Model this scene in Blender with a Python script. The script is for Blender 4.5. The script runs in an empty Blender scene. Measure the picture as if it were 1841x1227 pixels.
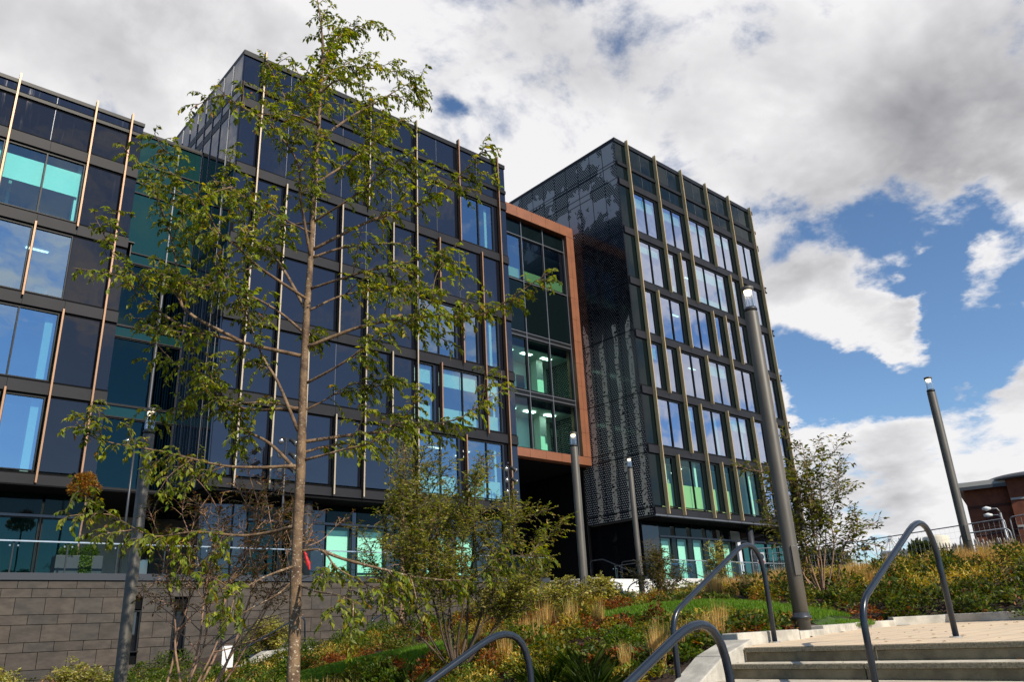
import bpy, math, random
import numpy as np
from mathutils import Vector, Matrix, noise as mnoise

scene = bpy.context.scene
COL = scene.collection
RAD = math.radians

# ------------------------------------------------------------------ camera
# The lens stands at the origin: z = 0 is eye level, X runs along the office fronts,
# Y points into the buildings.
cam_d = bpy.data.cameras.new('camera')
cam_d.sensor_width = 36.0
cam_d.lens = 27.693
cam_d.clip_start = 0.1
cam_d.clip_end = 3000
cam = bpy.data.objects.new('camera', cam_d)
COL.objects.link(cam)
RT = ((0.74854675, -0.66141228, -0.04702713),
      (-0.1980661, -0.29071595, 0.93608443),
      (0.63280928, 0.69138848, 0.34861783))
M = Matrix(((RT[0][0], RT[1][0], -RT[2][0]), (RT[0][1], RT[1][1], -RT[2][1]), (RT[0][2], RT[1][2], -RT[2][2]))).to_4x4()
cam.matrix_world = M
scene.camera = cam

# ------------------------------------------------------------------ light and exposure
SUN_EL, SUN_AZ = RAD(38), RAD(180)     # azimuth clockwise from +Y
sun_dir = Vector((math.sin(SUN_AZ) * math.cos(SUN_EL), math.cos(SUN_AZ) * math.cos(SUN_EL), math.sin(SUN_EL)))
sd = bpy.data.lights.new('sun', 'SUN')
sd.energy = 5.0
sd.angle = RAD(0.5)
sd.color = (1.0, 0.90, 0.74)
sun = bpy.data.objects.new('sun', sd)
COL.objects.link(sun)
sun.rotation_euler = sun_dir.to_track_quat('Z', 'Y').to_euler()
scene.view_settings.view_transform = 'Standard'
scene.view_settings.look = 'None'
scene.view_settings.exposure = 0.12
scene.view_settings.gamma = 1.0
scene.cycles.max_bounces = 8
scene.cycles.transparent_max_bounces = 16
scene.cycles.caustics_reflective = False
scene.cycles.caustics_refractive = False
scene.cycles.use_denoising = True


class NT:
    """small helper for building node trees"""
    def __init__(s, nt):
        s.nt = nt
    def n(s, t, **kw):
        nd = s.nt.nodes.new(t)
        for k, v in kw.items():
            setattr(nd, k, v)
        return nd
    def plug(s, sock, v):
        if isinstance(v, bpy.types.NodeSocket):
            s.nt.links.new(v, sock)
        elif isinstance(v, bpy.types.Node):
            s.nt.links.new(v.outputs[0], sock)
        elif v is not None:
            sock.default_value = v
    def m(s, op, a, b=None, c=None, clamp=False):
        nd = s.n('ShaderNodeMath', operation=op, use_clamp=clamp)
        s.plug(nd.inputs[0], a); s.plug(nd.inputs[1], b); s.plug(nd.inputs[2], c)
        return nd.outputs[0]
    def v(s, op, a, b=None):
        nd = s.n('ShaderNodeVectorMath', operation=op)
        s.plug(nd.inputs[0], a); s.plug(nd.inputs[1], b)
        return nd.outputs[1] if op in ('LENGTH', 'DOT_PRODUCT', 'DISTANCE') else nd.outputs[0]
    def mix(s, f, a, b):
        nd = s.n('ShaderNodeMix', data_type='RGBA')
        s.plug(nd.inputs[0], f); s.plug(nd.inputs[6], a); s.plug(nd.inputs[7], b)
        return nd.outputs[2]
    def noise(s, vec, scale, detail=4, rough=0.5, dist=0.0, out=0):
        nd = s.n('ShaderNodeTexNoise')
        s.plug(nd.inputs['Vector'], vec)
        nd.inputs['Scale'].default_value = scale
        nd.inputs['Detail'].default_value = detail
        nd.inputs['Roughness'].default_value = rough
        nd.inputs['Distortion'].default_value = dist
        return nd.outputs[out]
    def step(s, x, a, b):
        nd = s.n('ShaderNodeMapRange', interpolation_type='SMOOTHSTEP')
        s.plug(nd.inputs[0], x)
        nd.inputs[1].default_value = a; nd.inputs[2].default_value = b
        return nd.outputs[0]


# ------------------------------------------------------------------ sky: Nishita blue with broken cloud
world = bpy.data.worlds.new('World')
scene.world = world
world.use_nodes = True
wt = world.node_tree
wt.nodes.clear()
W = NT(wt)
sky = W.n('ShaderNodeTexSky', sky_type='NISHITA')
sky.sun_disc = False
sky.sun_elevation = SUN_EL
sky.sun_rotation = SUN_AZ
sky.air_density = 1.0
sky.dust_density = 0.05
sky.ozone_density = 2.0
geo = W.n('ShaderNodeTexCoord')
d = W.v('NORMALIZE', geo.outputs['Generated'])
sep = W.n('ShaderNodeSeparateXYZ'); W.plug(sep.inputs[0], d)
zz = W.m('ADD', W.m('MAXIMUM', sep.outputs[2], 0.0), 0.28)
comb = W.n('ShaderNodeCombineXYZ')
W.plug(comb.inputs[0], W.m('DIVIDE', sep.outputs[0], zz))
W.plug(comb.inputs[1], W.m('DIVIDE', sep.outputs[1], zz))
comb.inputs[2].default_value = 0.37
P = comb.outputs[0]
n_big = W.noise(P, 1.05, 3, 0.5)
n_det = W.noise(P, 2.6, 9, 0.62, 0.25)
sx = W.v('ADD', P, (0.10, -0.30, 0.0))
n_off = W.noise(sx, 2.6, 5, 0.55, 0.25)
# ragged edges: the direction is warped by noise before it meets the clear and cloudy patches
wv = W.noise(P, 3.0, 6, 0.6, 0.0, 1)
dw = W.v('ADD', d, W.v('MULTIPLY', W.v('SUBTRACT', wv, (0.5, 0.5, 0.5)), (0.22, 0.22, 0.22)))


def blobs(lst):
    tot = None
    for c, r, k in lst:
        dist = W.v('DISTANCE', dw, c)
        g = W.m('MULTIPLY', W.step(dist, r, 0.15 * r), k)
        tot = g if tot is None else W.m('ADD', tot, g)
    return tot


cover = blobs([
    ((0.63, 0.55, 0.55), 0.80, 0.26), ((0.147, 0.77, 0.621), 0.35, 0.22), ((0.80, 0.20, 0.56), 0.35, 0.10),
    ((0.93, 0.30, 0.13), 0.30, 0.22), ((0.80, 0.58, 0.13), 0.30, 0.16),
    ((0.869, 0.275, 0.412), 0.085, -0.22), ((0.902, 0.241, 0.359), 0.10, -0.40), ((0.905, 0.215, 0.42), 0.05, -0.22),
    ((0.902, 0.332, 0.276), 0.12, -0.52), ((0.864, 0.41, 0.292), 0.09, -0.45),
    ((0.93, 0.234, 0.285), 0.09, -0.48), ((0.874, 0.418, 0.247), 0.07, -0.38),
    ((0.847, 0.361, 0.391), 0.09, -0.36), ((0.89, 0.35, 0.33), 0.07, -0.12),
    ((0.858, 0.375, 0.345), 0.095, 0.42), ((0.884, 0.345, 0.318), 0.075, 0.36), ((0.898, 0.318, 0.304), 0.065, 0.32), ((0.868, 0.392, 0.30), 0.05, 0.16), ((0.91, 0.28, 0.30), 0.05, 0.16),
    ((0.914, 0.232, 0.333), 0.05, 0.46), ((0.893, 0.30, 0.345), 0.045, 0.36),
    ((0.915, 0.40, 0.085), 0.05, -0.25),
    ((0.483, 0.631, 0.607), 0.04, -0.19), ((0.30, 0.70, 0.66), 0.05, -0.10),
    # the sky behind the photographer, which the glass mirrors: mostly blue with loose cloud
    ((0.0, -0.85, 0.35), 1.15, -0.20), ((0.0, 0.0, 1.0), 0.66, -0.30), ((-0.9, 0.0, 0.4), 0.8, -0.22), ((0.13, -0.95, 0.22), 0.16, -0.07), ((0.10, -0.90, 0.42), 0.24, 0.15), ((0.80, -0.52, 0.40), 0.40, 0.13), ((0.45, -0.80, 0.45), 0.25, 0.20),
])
n_fine = W.noise(P, 6.0, 7, 0.6, 0.35)
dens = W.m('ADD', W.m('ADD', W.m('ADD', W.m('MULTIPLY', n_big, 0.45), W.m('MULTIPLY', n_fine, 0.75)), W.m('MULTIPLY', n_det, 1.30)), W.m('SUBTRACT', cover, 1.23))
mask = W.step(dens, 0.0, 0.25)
dark = blobs([((0.147, 0.77, 0.621), 0.45, -0.16), ((0.40, 0.66, 0.64), 0.25, -0.10), ((0.829, 0.265, 0.492), 0.20, 0.30), ((0.72, 0.38, 0.58), 0.30, 0.12), ((0.85, 0.13, 0.51), 0.22, 0.26),
              ((0.93, 0.22, 0.30), 0.01, 0.0), ((0.915, 0.365, 0.155), 0.12, 0.22), ((0.94, 0.20, 0.17), 0.12, 0.20)])
lit = W.m('MULTIPLY', W.m('SUBTRACT', n_det, n_off), 2.0)
shade = W.m('ADD', W.m('SUBTRACT', W.m('ADD', W.m('MULTIPLY', W.m('SUBTRACT', W.noise(P, 1.9, 5, 0.55), 0.5), -1.7), 0.82), dark), W.m('ADD', lit, W.m('MULTIPLY', W.m('SUBTRACT', n_fine, 0.5), 0.55)), None, True)
edge = W.step(dens, 0.42, 0.10)
shade = W.m('ADD', shade, W.m('MULTIPLY', edge, 0.38), None, True)
ccol = W.mix(shade, (0.26, 0.262, 0.285, 1), (0.84, 0.83, 0.84, 1))
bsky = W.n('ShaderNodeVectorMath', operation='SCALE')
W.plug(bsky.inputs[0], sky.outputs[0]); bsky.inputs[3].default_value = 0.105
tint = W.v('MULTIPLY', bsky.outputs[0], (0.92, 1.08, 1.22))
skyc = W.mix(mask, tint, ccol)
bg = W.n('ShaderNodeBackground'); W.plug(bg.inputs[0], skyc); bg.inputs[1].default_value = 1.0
wo = W.n('ShaderNodeOutputWorld'); wt.links.new(bg.outputs[0], wo.inputs[0])


# ------------------------------------------------------------------ materials
MATS = {}


def new_mat(name):
    mt = bpy.data.materials.new(name)
    mt.use_nodes = True
    mt.node_tree.nodes.clear()
    MATS[name] = mt
    return mt, NT(mt.node_tree)


def out(T, shader):
    o = T.n('ShaderNodeOutputMaterial')
    T.nt.links.new(shader if isinstance(shader, bpy.types.NodeSocket) else shader.outputs[0], o.inputs[0])


def pbr(name, col, rough=0.5, metal=0.0, spec=0.5, ior=1.5, var=0.0, vscale=3.0, bump=0.0, bscale=20.0, col2=None, vdetail=5, attr=None, stretch=None):
    mt, T = new_mat(name)
    b = T.n('ShaderNodeBsdfPrincipled')
    pos = T.n('ShaderNodeNewGeometry').outputs['Position']
    if stretch:
        pos = T.v('MULTIPLY', pos, stretch)
    c = (*col, 1)
    if attr:
        a = T.n('ShaderNodeAttribute', attribute_name=attr)
        c = a.outputs[0]
    if var or col2:
        f = T.step(T.noise(pos, vscale, vdetail, 0.6), 0.3, 0.7)
        if col2:
            c = T.mix(f, c, (*col2, 1))
        else:
            g = T.n('ShaderNodeHueSaturation')
            T.plug(g.inputs['Color'], c)
            T.plug(g.inputs['Value'], T.m('ADD', T.m('MULTIPLY', f, 2 * var), 1 - var))
            c = g.outputs[0]
    T.plug(b.inputs['Base Color'], c)
    b.inputs['Roughness'].default_value = rough
    b.inputs['Metallic'].default_value = metal
    b.inputs['Specular IOR Level'].default_value = spec
    b.inputs['IOR'].default_value = ior
    if bump:
        bp = T.n('ShaderNodeBump'); bp.inputs['Strength'].default_value = bump
        bp.inputs['Distance'].default_value = 0.02
        T.plug(bp.inputs['Height'], T.noise(pos, bscale, 6, 0.6))
        T.nt.links.new(bp.outputs[0], b.inputs['Normal'])
    out(T, b)
    return mt


def glass(name, tint, refl, rtint=(0.80, 0.88, 1.0), wav=0.010, wscale=0.55):
    """solar control glazing: tinted see-through pane with a mirror coat, slightly wavy"""
    mt, T = new_mat(name)
    tr = T.n('ShaderNodeBsdfTransparent'); tr.inputs[0].default_value = (*tint, 1)
    gl = T.n('ShaderNodeBsdfGlossy'); gl.inputs[0].default_value = (*rtint, 1); gl.inputs['Roughness'].default_value = 0.0
    pos = T.n('ShaderNodeNewGeometry').outputs['Position']
    bp = T.n('ShaderNodeBump'); bp.inputs['Strength'].default_value = 1.0; bp.inputs['Distance'].default_value = wav
    T.plug(bp.inputs['Height'], T.noise(pos, wscale, 2, 0.4))
    T.nt.links.new(bp.outputs[0], gl.inputs['Normal'])
    lw = T.n('ShaderNodeLayerWeight'); lw.inputs[0].default_value = 0.5
    fr = T.m('POWER', lw.outputs['Facing'], 3.0)
    f = T.m('ADD', T.m('MULTIPLY', fr, 0.8), refl, None, True)
    mx = T.n('ShaderNodeMixShader')
    T.plug(mx.inputs[0], f); T.nt.links.new(tr.outputs[0], mx.inputs[1]); T.nt.links.new(gl.outputs[0], mx.inputs[2])
    out(T, mx)
    return mt


def dark_glass(name, col, ior=1.7, rtint=(0.85, 0.88, 1.0), wav=0.012, wscale=0.6, rough=0.02):
    mt, T = new_mat(name)
    b = T.n('ShaderNodeBsdfPrincipled')
    b.inputs['Base Color'].default_value = (*col, 1)
    b.inputs['IOR'].default_value = ior
    b.inputs['Specular Tint'].default_value = (*rtint, 1)
    pos = T.n('ShaderNodeNewGeometry').outputs['Position']
    # faint rain streaks dull the gloss
    st_ = T.step(T.noise(T.v('MULTIPLY', pos, (2.6, 2.6, 0.22)), 1.6, 4, 0.6), 0.48, 0.72)
    T.plug(b.inputs['Roughness'], T.m('ADD', rough, T.m('MULTIPLY', st_, 0.10)))
    bp = T.n('ShaderNodeBump'); bp.inputs['Strength'].default_value = 1.0; bp.inputs['Distance'].default_value = wav
    T.plug(bp.inputs['Height'], T.noise(pos, wscale, 2, 0.4))
    T.nt.links.new(bp.outputs[0], b.inputs['Normal'])
    out(T, b)
    return mt


def emit(name, col, s):
    mt, T = new_mat(name)
    e = T.n('ShaderNodeEmission'); e.inputs[0].default_value = (*col, 1); e.inputs[1].default_value = s
    out(T, e)
    return mt


def leaf_mat(name, trans=0.50, rough=0.45, spec=0.35):
    mt, T = new_mat(name)
    a = T.n('ShaderNodeAttribute', attribute_name='col')
    b = T.n('ShaderNodeBsdfPrincipled')
    T.plug(b.inputs['Base Color'], a.outputs[0])
    b.inputs['Roughness'].default_value = rough
    b.inputs['Specular IOR Level'].default_value = spec
    t = T.n('ShaderNodeBsdfTranslucent')
    hs = T.n('ShaderNodeHueSaturation'); hs.inputs['Saturation'].default_value = 1.15; hs.inputs['Value'].default_value = 1.5
    hs.inputs['Hue'].default_value = 0.485
    T.plug(hs.inputs['Color'], a.outputs[0])
    T.plug(t.inputs[0], hs.outputs[0])
    mx = T.n('ShaderNodeMixShader'); mx.inputs[0].default_value = trans
    T.nt.links.new(b.outputs[0], mx.inputs[1]); T.nt.links.new(t.outputs[0], mx.inputs[2])
    out(T, mx)
    return mt


pbr('frame_metal', (0.010, 0.011, 0.013), 0.45, 0.0, 0.25, var=0.15)
pbr('band_metal', (0.021, 0.021, 0.025), 0.5, 0.0, 0.18, var=0.12, vscale=0.8)
pbr('black_gap', (0.006, 0.006, 0.007), 0.8, 0.0, 0.08)
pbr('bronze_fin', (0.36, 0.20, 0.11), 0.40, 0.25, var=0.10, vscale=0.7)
pbr('shaded_fin_side', (0.050, 0.032, 0.020), 0.45, 0.2, var=0.10, vscale=0.7)  # pale fin flanks: their shade is painted in as a near-black brown
pbr('shaded_bronze_side', (0.17, 0.085, 0.045), 0.45, 0.3, var=0.10, vscale=0.7)  # bronze of the fin fronts, darkened here to paint the shaded flanks
pbr('brightened_gold_side', (0.80, 0.56, 0.27), 0.45, 0.15, var=0.10, vscale=0.7)  # gold of the fin fronts, lightened to paint in brightness on the flanks
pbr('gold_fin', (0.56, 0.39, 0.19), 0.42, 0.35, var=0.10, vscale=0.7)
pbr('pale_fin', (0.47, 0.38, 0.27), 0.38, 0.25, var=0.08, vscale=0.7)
pbr('copper', (0.265, 0.105, 0.055), 0.48, 0.2, var=0.10, vscale=1.6)
pbr('seam_metal', (0.13, 0.14, 0.165), 0.4, 0.3)
pbr('white_board', (0.80, 0.80, 0.78), 0.6)
pbr('blind_cloth', (0.84, 0.88, 0.84), 0.75, var=0.03, vscale=8)
pbr('pale_board', (0.82, 0.84, 0.70), 0.6)
pbr('lime_board', (0.55, 0.55, 0.24), 0.6)
pbr('interior', (0.42, 0.44, 0.43), 0.7, var=0.2, vscale=0.5)
pbr('ceiling_tile', (0.50, 0.50, 0.50), 0.8)
pbr('carpet', (0.10, 0.11, 0.12), 0.9)
pbr('roof_felt', (0.10, 0.10, 0.105), 0.8)
pbr('soffit', (0.010, 0.010, 0.011), 0.9, 0.0, 0.05)
pbr('dark_column', (0.030, 0.034, 0.044), 0.5, 0.0, 0.2)
pbr('dark_wood', (0.05, 0.03, 0.02), 0.5)
glass('window_glass', (0.48, 0.76, 0.73), 0.34, (0.66, 0.82, 1.0))
glass('gold_side_glass', (0.42, 0.74, 0.68), 0.48, (0.80, 0.87, 1.08))
glass('link_glass', (0.46, 0.86, 0.70), 0.05)
glass('teal_glass', (0.05, 0.19, 0.20), 0.10, (0.20, 0.42, 0.45))
glass('shop_glass', (0.60, 0.90, 0.80), 0.05, (0.6, 0.9, 0.85))
glass('rail_glass', (0.80, 0.93, 0.92), 0.0, (0.5, 0.55, 0.6))
dark_glass('dark_panel', (0.007, 0.007, 0.009), 1.78, (0.74, 0.71, 0.74), 0.02)
dark_glass('navy_panel', (0.008, 0.009, 0.014), 1.90, (0.74, 0.74, 0.82), 0.02)
dark_glass('green_panel', (0.004, 0.008, 0.009), 1.38, (0.45, 0.6, 0.62))
dark_glass('teal_panel', (0.008, 0.035, 0.035), 1.65, (0.46, 0.82, 0.80))
emit('lit_strip', (1.0, 0.98, 0.92), 2.5)
emit('room_light', (1.0, 0.97, 0.90), 7.0)
emit('lamp_glow', (1.0, 0.80, 0.52), 3.0)
pbr('pole_paint', (0.085, 0.076, 0.062), 0.5, 0.0, var=0.22, vscale=5, stretch=(1, 1, 0.25))
pbr('rail_paint', (0.016, 0.024, 0.038), 0.26, 0.1, var=0.12, vscale=9)
pbr('steel', (0.55, 0.56, 0.58), 0.3, 0.9, var=0.1)
pbr('galv', (0.34, 0.35, 0.36), 0.5, 0.5, var=0.15)
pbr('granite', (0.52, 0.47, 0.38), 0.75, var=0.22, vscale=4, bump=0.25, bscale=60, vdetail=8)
pbr('shaded_granite_riser', (0.17, 0.14, 0.085), 0.8, var=0.35, vscale=5, bump=0.35, bscale=70, vdetail=8)  # granite of the treads, darkened so the risers' shade sits in the colour
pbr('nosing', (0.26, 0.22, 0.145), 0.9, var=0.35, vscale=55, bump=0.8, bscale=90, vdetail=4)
pbr('kerb_stone', (0.45, 0.425, 0.37), 0.8, var=0.26, vscale=4, bump=0.25, bscale=50, vdetail=8)
pbr('wall_stone', (0.1, 0.08, 0.06), 0.7, attr='col', var=0.30, vscale=2.3, bump=0.35, bscale=28, vdetail=8, stretch=(1, 1, 2.2))
pbr('white_stone', (0.62, 0.61, 0.58), 0.75, var=0.12, vscale=5)
pbr('coping_metal', (0.05, 0.055, 0.065), 0.4, 0.3)
pbr('planter_grey', (0.028, 0.038, 0.05), 0.5, var=0.1)
pbr('soil', (0.050, 0.028, 0.019), 0.95, var=0.5, vscale=7, bump=1.0, bscale=30, col2=(0.022, 0.014, 0.010), vdetail=9)
pbr('deck_paving', (0.25, 0.24, 0.23), 0.8, var=0.15)
pbr('bark_smooth', (0.17, 0.115, 0.075), 0.75, var=0.55, vscale=16, bump=0.6, bscale=40, col2=(0.30, 0.24, 0.17), vdetail=7, stretch=(1, 1, 2.5))
pbr('bark_dark', (0.085, 0.058, 0.040), 0.8, var=0.3, vscale=20, bump=0.5, bscale=40)
pbr('bark_pink', (0.26, 0.155, 0.10), 0.8, var=0.3, vscale=20)
pbr('brick', (0.155, 0.046, 0.021), 0.85, var=0.25, vscale=2)
pbr('brick_dark', (0.06, 0.018, 0.012), 0.85, var=0.2)
pbr('pale_roof', (0.42, 0.41, 0.38), 0.7)
pbr('slate', (0.055, 0.06, 0.07), 0.55)
pbr('window_blue', (0.05, 0.09, 0.18), 0.15)
pbr('blue_paint', (0.015, 0.09, 0.22), 0.45)
pbr('white_paint', (0.75, 0.75, 0.74), 0.5)
pbr('red_cloth', (0.50, 0.015, 0.02), 0.7)
pbr('red_paint', (0.55, 0.05, 0.04), 0.6)
pbr('black_rubber', (0.02, 0.02, 0.02), 0.6)
pbr('far_roof', (0.16, 0.165, 0.17), 0.8, var=0.2)
pbr('cream', (0.62, 0.57, 0.45), 0.7)
pbr('paling_wood', (0.46, 0.42, 0.36), 0.85, var=0.3, vscale=8)
leaf_mat('leaf')
leaf_mat('straw', 0.30, 0.7, 0.2)
leaf_mat('cover_leaf', 0.35, 0.5, 0.3)

# bark of the near tree: brown with pale lichen flecks
mt, T = new_mat('flecked_bark')
b = T.n('ShaderNodeBsdfPrincipled')
pos = T.n('ShaderNodeNewGeometry').outputs['Position']
ps = T.v('MULTIPLY', pos, (1.0, 1.0, 0.8))
sp = T.n('ShaderNodeSeparateXYZ'); T.plug(sp.inputs[0], pos)
base = T.mix(T.step(T.noise(ps, 9, 6, 0.6), 0.3, 0.7), (0.065, 0.033, 0.017, 1), (0.23, 0.145, 0.075, 1))
fl = T.step(T.noise(T.v('MULTIPLY', pos, (1, 1, 1.6)), 34, 3, 0.5, 0.6), 0.60, 0.66)
low = T.m('ADD', T.m('MULTIPLY', T.step(sp.outputs[2], 1.6, 0.1), 0.85), 0.40, None, True)
base = T.mix(T.m('MULTIPLY', fl, low), base, (0.50, 0.43, 0.33, 1))
T.plug(b.inputs['Base Color'], base); b.inputs['Roughness'].default_value = 0.75
bp = T.n('ShaderNodeBump'); bp.inputs['Strength'].default_value = 0.7; bp.inputs['Distance'].default_value = 0.01
T.plug(bp.inputs['Height'], T.noise(ps, 45, 5, 0.6)); T.nt.links.new(bp.outputs[0], b.inputs['Normal'])
out(T, b)

# landing paving: pale slabs with fine joints
mt, T = new_mat('paving')
b = T.n('ShaderNodeBsdfPrincipled')
pos = T.n('ShaderNodeNewGeometry').outputs['Position']
br = T.n('ShaderNodeTexBrick'); T.plug(br.inputs['Vector'], pos)
br.inputs['Color1'].default_value = (0.74, 0.57, 0.38, 1); br.inputs['Color2'].default_value = (0.66, 0.52, 0.36, 1)
br.inputs['Mortar'].default_value = (0.22, 0.19, 0.16, 1); br.inputs['Scale'].default_value = 1.0
br.inputs['Mortar Size'].default_value = 0.006; br.inputs['Brick Width'].default_value = 0.6; br.inputs['Row Height'].default_value = 0.3
c = T.mix(T.m('MULTIPLY', T.step(T.noise(pos, 3, 8, 0.65), 0.4, 0.75), 0.4), br.outputs[0], (0.44, 0.35, 0.26, 1))
T.plug(b.inputs['Base Color'], c); b.inputs['Roughness'].default_value = 0.8
out(T, b)

# lawn soil under blades
pbr('lawn_base', (0.045, 0.085, 0.012), 0.9, var=0.3, vscale=3, bump=0.6, bscale=60)


def screen_mat(name, y0, dim):
    """printed side cladding: staggered dots, birch trunks and leaf patches on dark glass"""
    mt, T = new_mat(name)
    b = T.n('ShaderNodeBsdfPrincipled')
    pos = T.n('ShaderNodeNewGeometry').outputs['Position']
    s = T.n('ShaderNodeSeparateXYZ'); T.plug(s.inputs[0], pos)
    u, z = s.outputs[1], s.outputs[2]
    su = T.m('MULTIPLY', u, 6.6); sz = T.m('MULTIPLY', z, 7.0)
    row = T.m('FLOOR', sz)
    su = T.m('ADD', su, T.m('MULTIPLY', T.m('MODULO', row, 2.0), 0.5))
    fu = T.m('SUBTRACT', T.m('FRACT', su), 0.5); fz = T.m('SUBTRACT', T.m('FRACT', sz), 0.5)
    rr = T.m('SQRT', T.m('ADD', T.m('MULTIPLY', fu, fu), T.m('MULTIPLY', fz, fz)))
    patch = T.noise(pos, 0.62, 4, 0.55)
    fine = T.noise(pos, 3.0, 4, 0.6)
    # thinning in the middle storeys
    mid = T.m('MULTIPLY', T.step(z, 17.5, 21.0), T.step(z, 28.6, 25.8))
    rad = T.m('SUBTRACT', 0.29, T.m('MULTIPLY', mid, T.m('ADD', 0.06, T.m('MULTIPLY', fine, 0.24))))
    dots = T.m('LESS_THAN', rr, rad)
    # trunks
    wob = T.m('MULTIPLY', T.m('SUBTRACT', T.noise(T.v('MULTIPLY', pos, (0, 0, 1)), 0.35, 3, 0.5), 0.5), 0.9)
    tr = None
    for k, (off, w) in enumerate(((0.55, 0.20), (1.75, 0.17), (3.0, 0.21), (4.35, 0.21))):
        dd = T.m('ABSOLUTE', T.m('SUBTRACT', T.m('SUBTRACT', u, y0 + off), T.m('MULTIPLY', wob, 1.0 if k % 2 else -0.7)))
        t = T.m('LESS_THAN', dd, T.m('ADD', w, T.m('MULTIPLY', T.m('SUBTRACT', fine, 0.5), 0.16)))
        tr = t if tr is None else T.m('MAXIMUM', tr, t)
    tr = T.m('MULTIPLY', tr, T.m('LESS_THAN', z, T.m('ADD', 15.5, T.m('MULTIPLY', T.noise(T.v('MULTIPLY', pos, (0, 1, 0.0)), 0.9, 2, 0.5), 8.0))))
    knots = T.m('GREATER_THAN', T.noise(T.v('MULTIPLY', pos, (1, 1, 2.2)), 4.2, 3, 0.5), 0.43)
    # leaf patches high up
    top = T.m('MULTIPLY', T.m('GREATER_THAN', patch, 0.53), T.step(z, 26.6, 28.2))
    top = T.m('GREATER_THAN', T.m('ADD', top, T.m('MULTIPLY', T.m('SUBTRACT', fine, 0.5), 0.6)), 0.5)
    pat = T.m('MAXIMUM', T.m('MULTIPLY', dots, T.m('SUBTRACT', 1.0, tr)), T.m('MULTIPLY', tr, knots))
    pat = T.m('MAXIMUM', pat, top)
    lines = T.m('LESS_THAN', T.m('ABSOLUTE', T.m('SUBTRACT', T.m('FRACT', T.m('DIVIDE', u, 1.25)), 0.5)), 0.012)
    pat = T.m('MULTIPLY', pat, T.m('SUBTRACT', 1.0, lines))
    ink = T.mix(tr, (0.54 * dim, 0.52 * dim, 0.47 * dim, 1), (0.58 * dim, 0.50 * dim, 0.39 * dim, 1))
    ink = T.mix(top, ink, (0.40, 0.38, 0.38, 1))
    col = T.mix(pat, (0.006, 0.006, 0.009, 1), ink)
    T.plug(b.inputs['Base Color'], col)
    T.plug(b.inputs['Roughness'], T.m('ADD', T.m('MULTIPLY', pat, 0.5), 0.10))
    b.inputs['IOR'].default_value = 1.28
    T.plug(b.inputs['Specular IOR Level'], T.m('SUBTRACT', 0.5, T.m('MULTIPLY', pat, 0.3)))
    out(T, b)


screen_mat('printed_screen', 30.6, 1.0)


# ------------------------------------------------------------------ object helpers
def tag(o, label=None, cat=None, group=None, kind=None):
    if label: o['label'] = label
    if cat: o['category'] = cat
    if group: o['group'] = group
    if kind: o['kind'] = kind
    return o


def thing(name, label, cat, loc=(0, 0, 0), group=None):
    o = bpy.data.objects.new(name, None)
    o.empty_display_size = 0.2
    o.location = loc
    COL.objects.link(o)
    return tag(o, label, cat, group)


def origin(o):
    v = Vector((0, 0, 0))
    while o is not None:
        v += o.location
        o = o.parent
    return v


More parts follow.
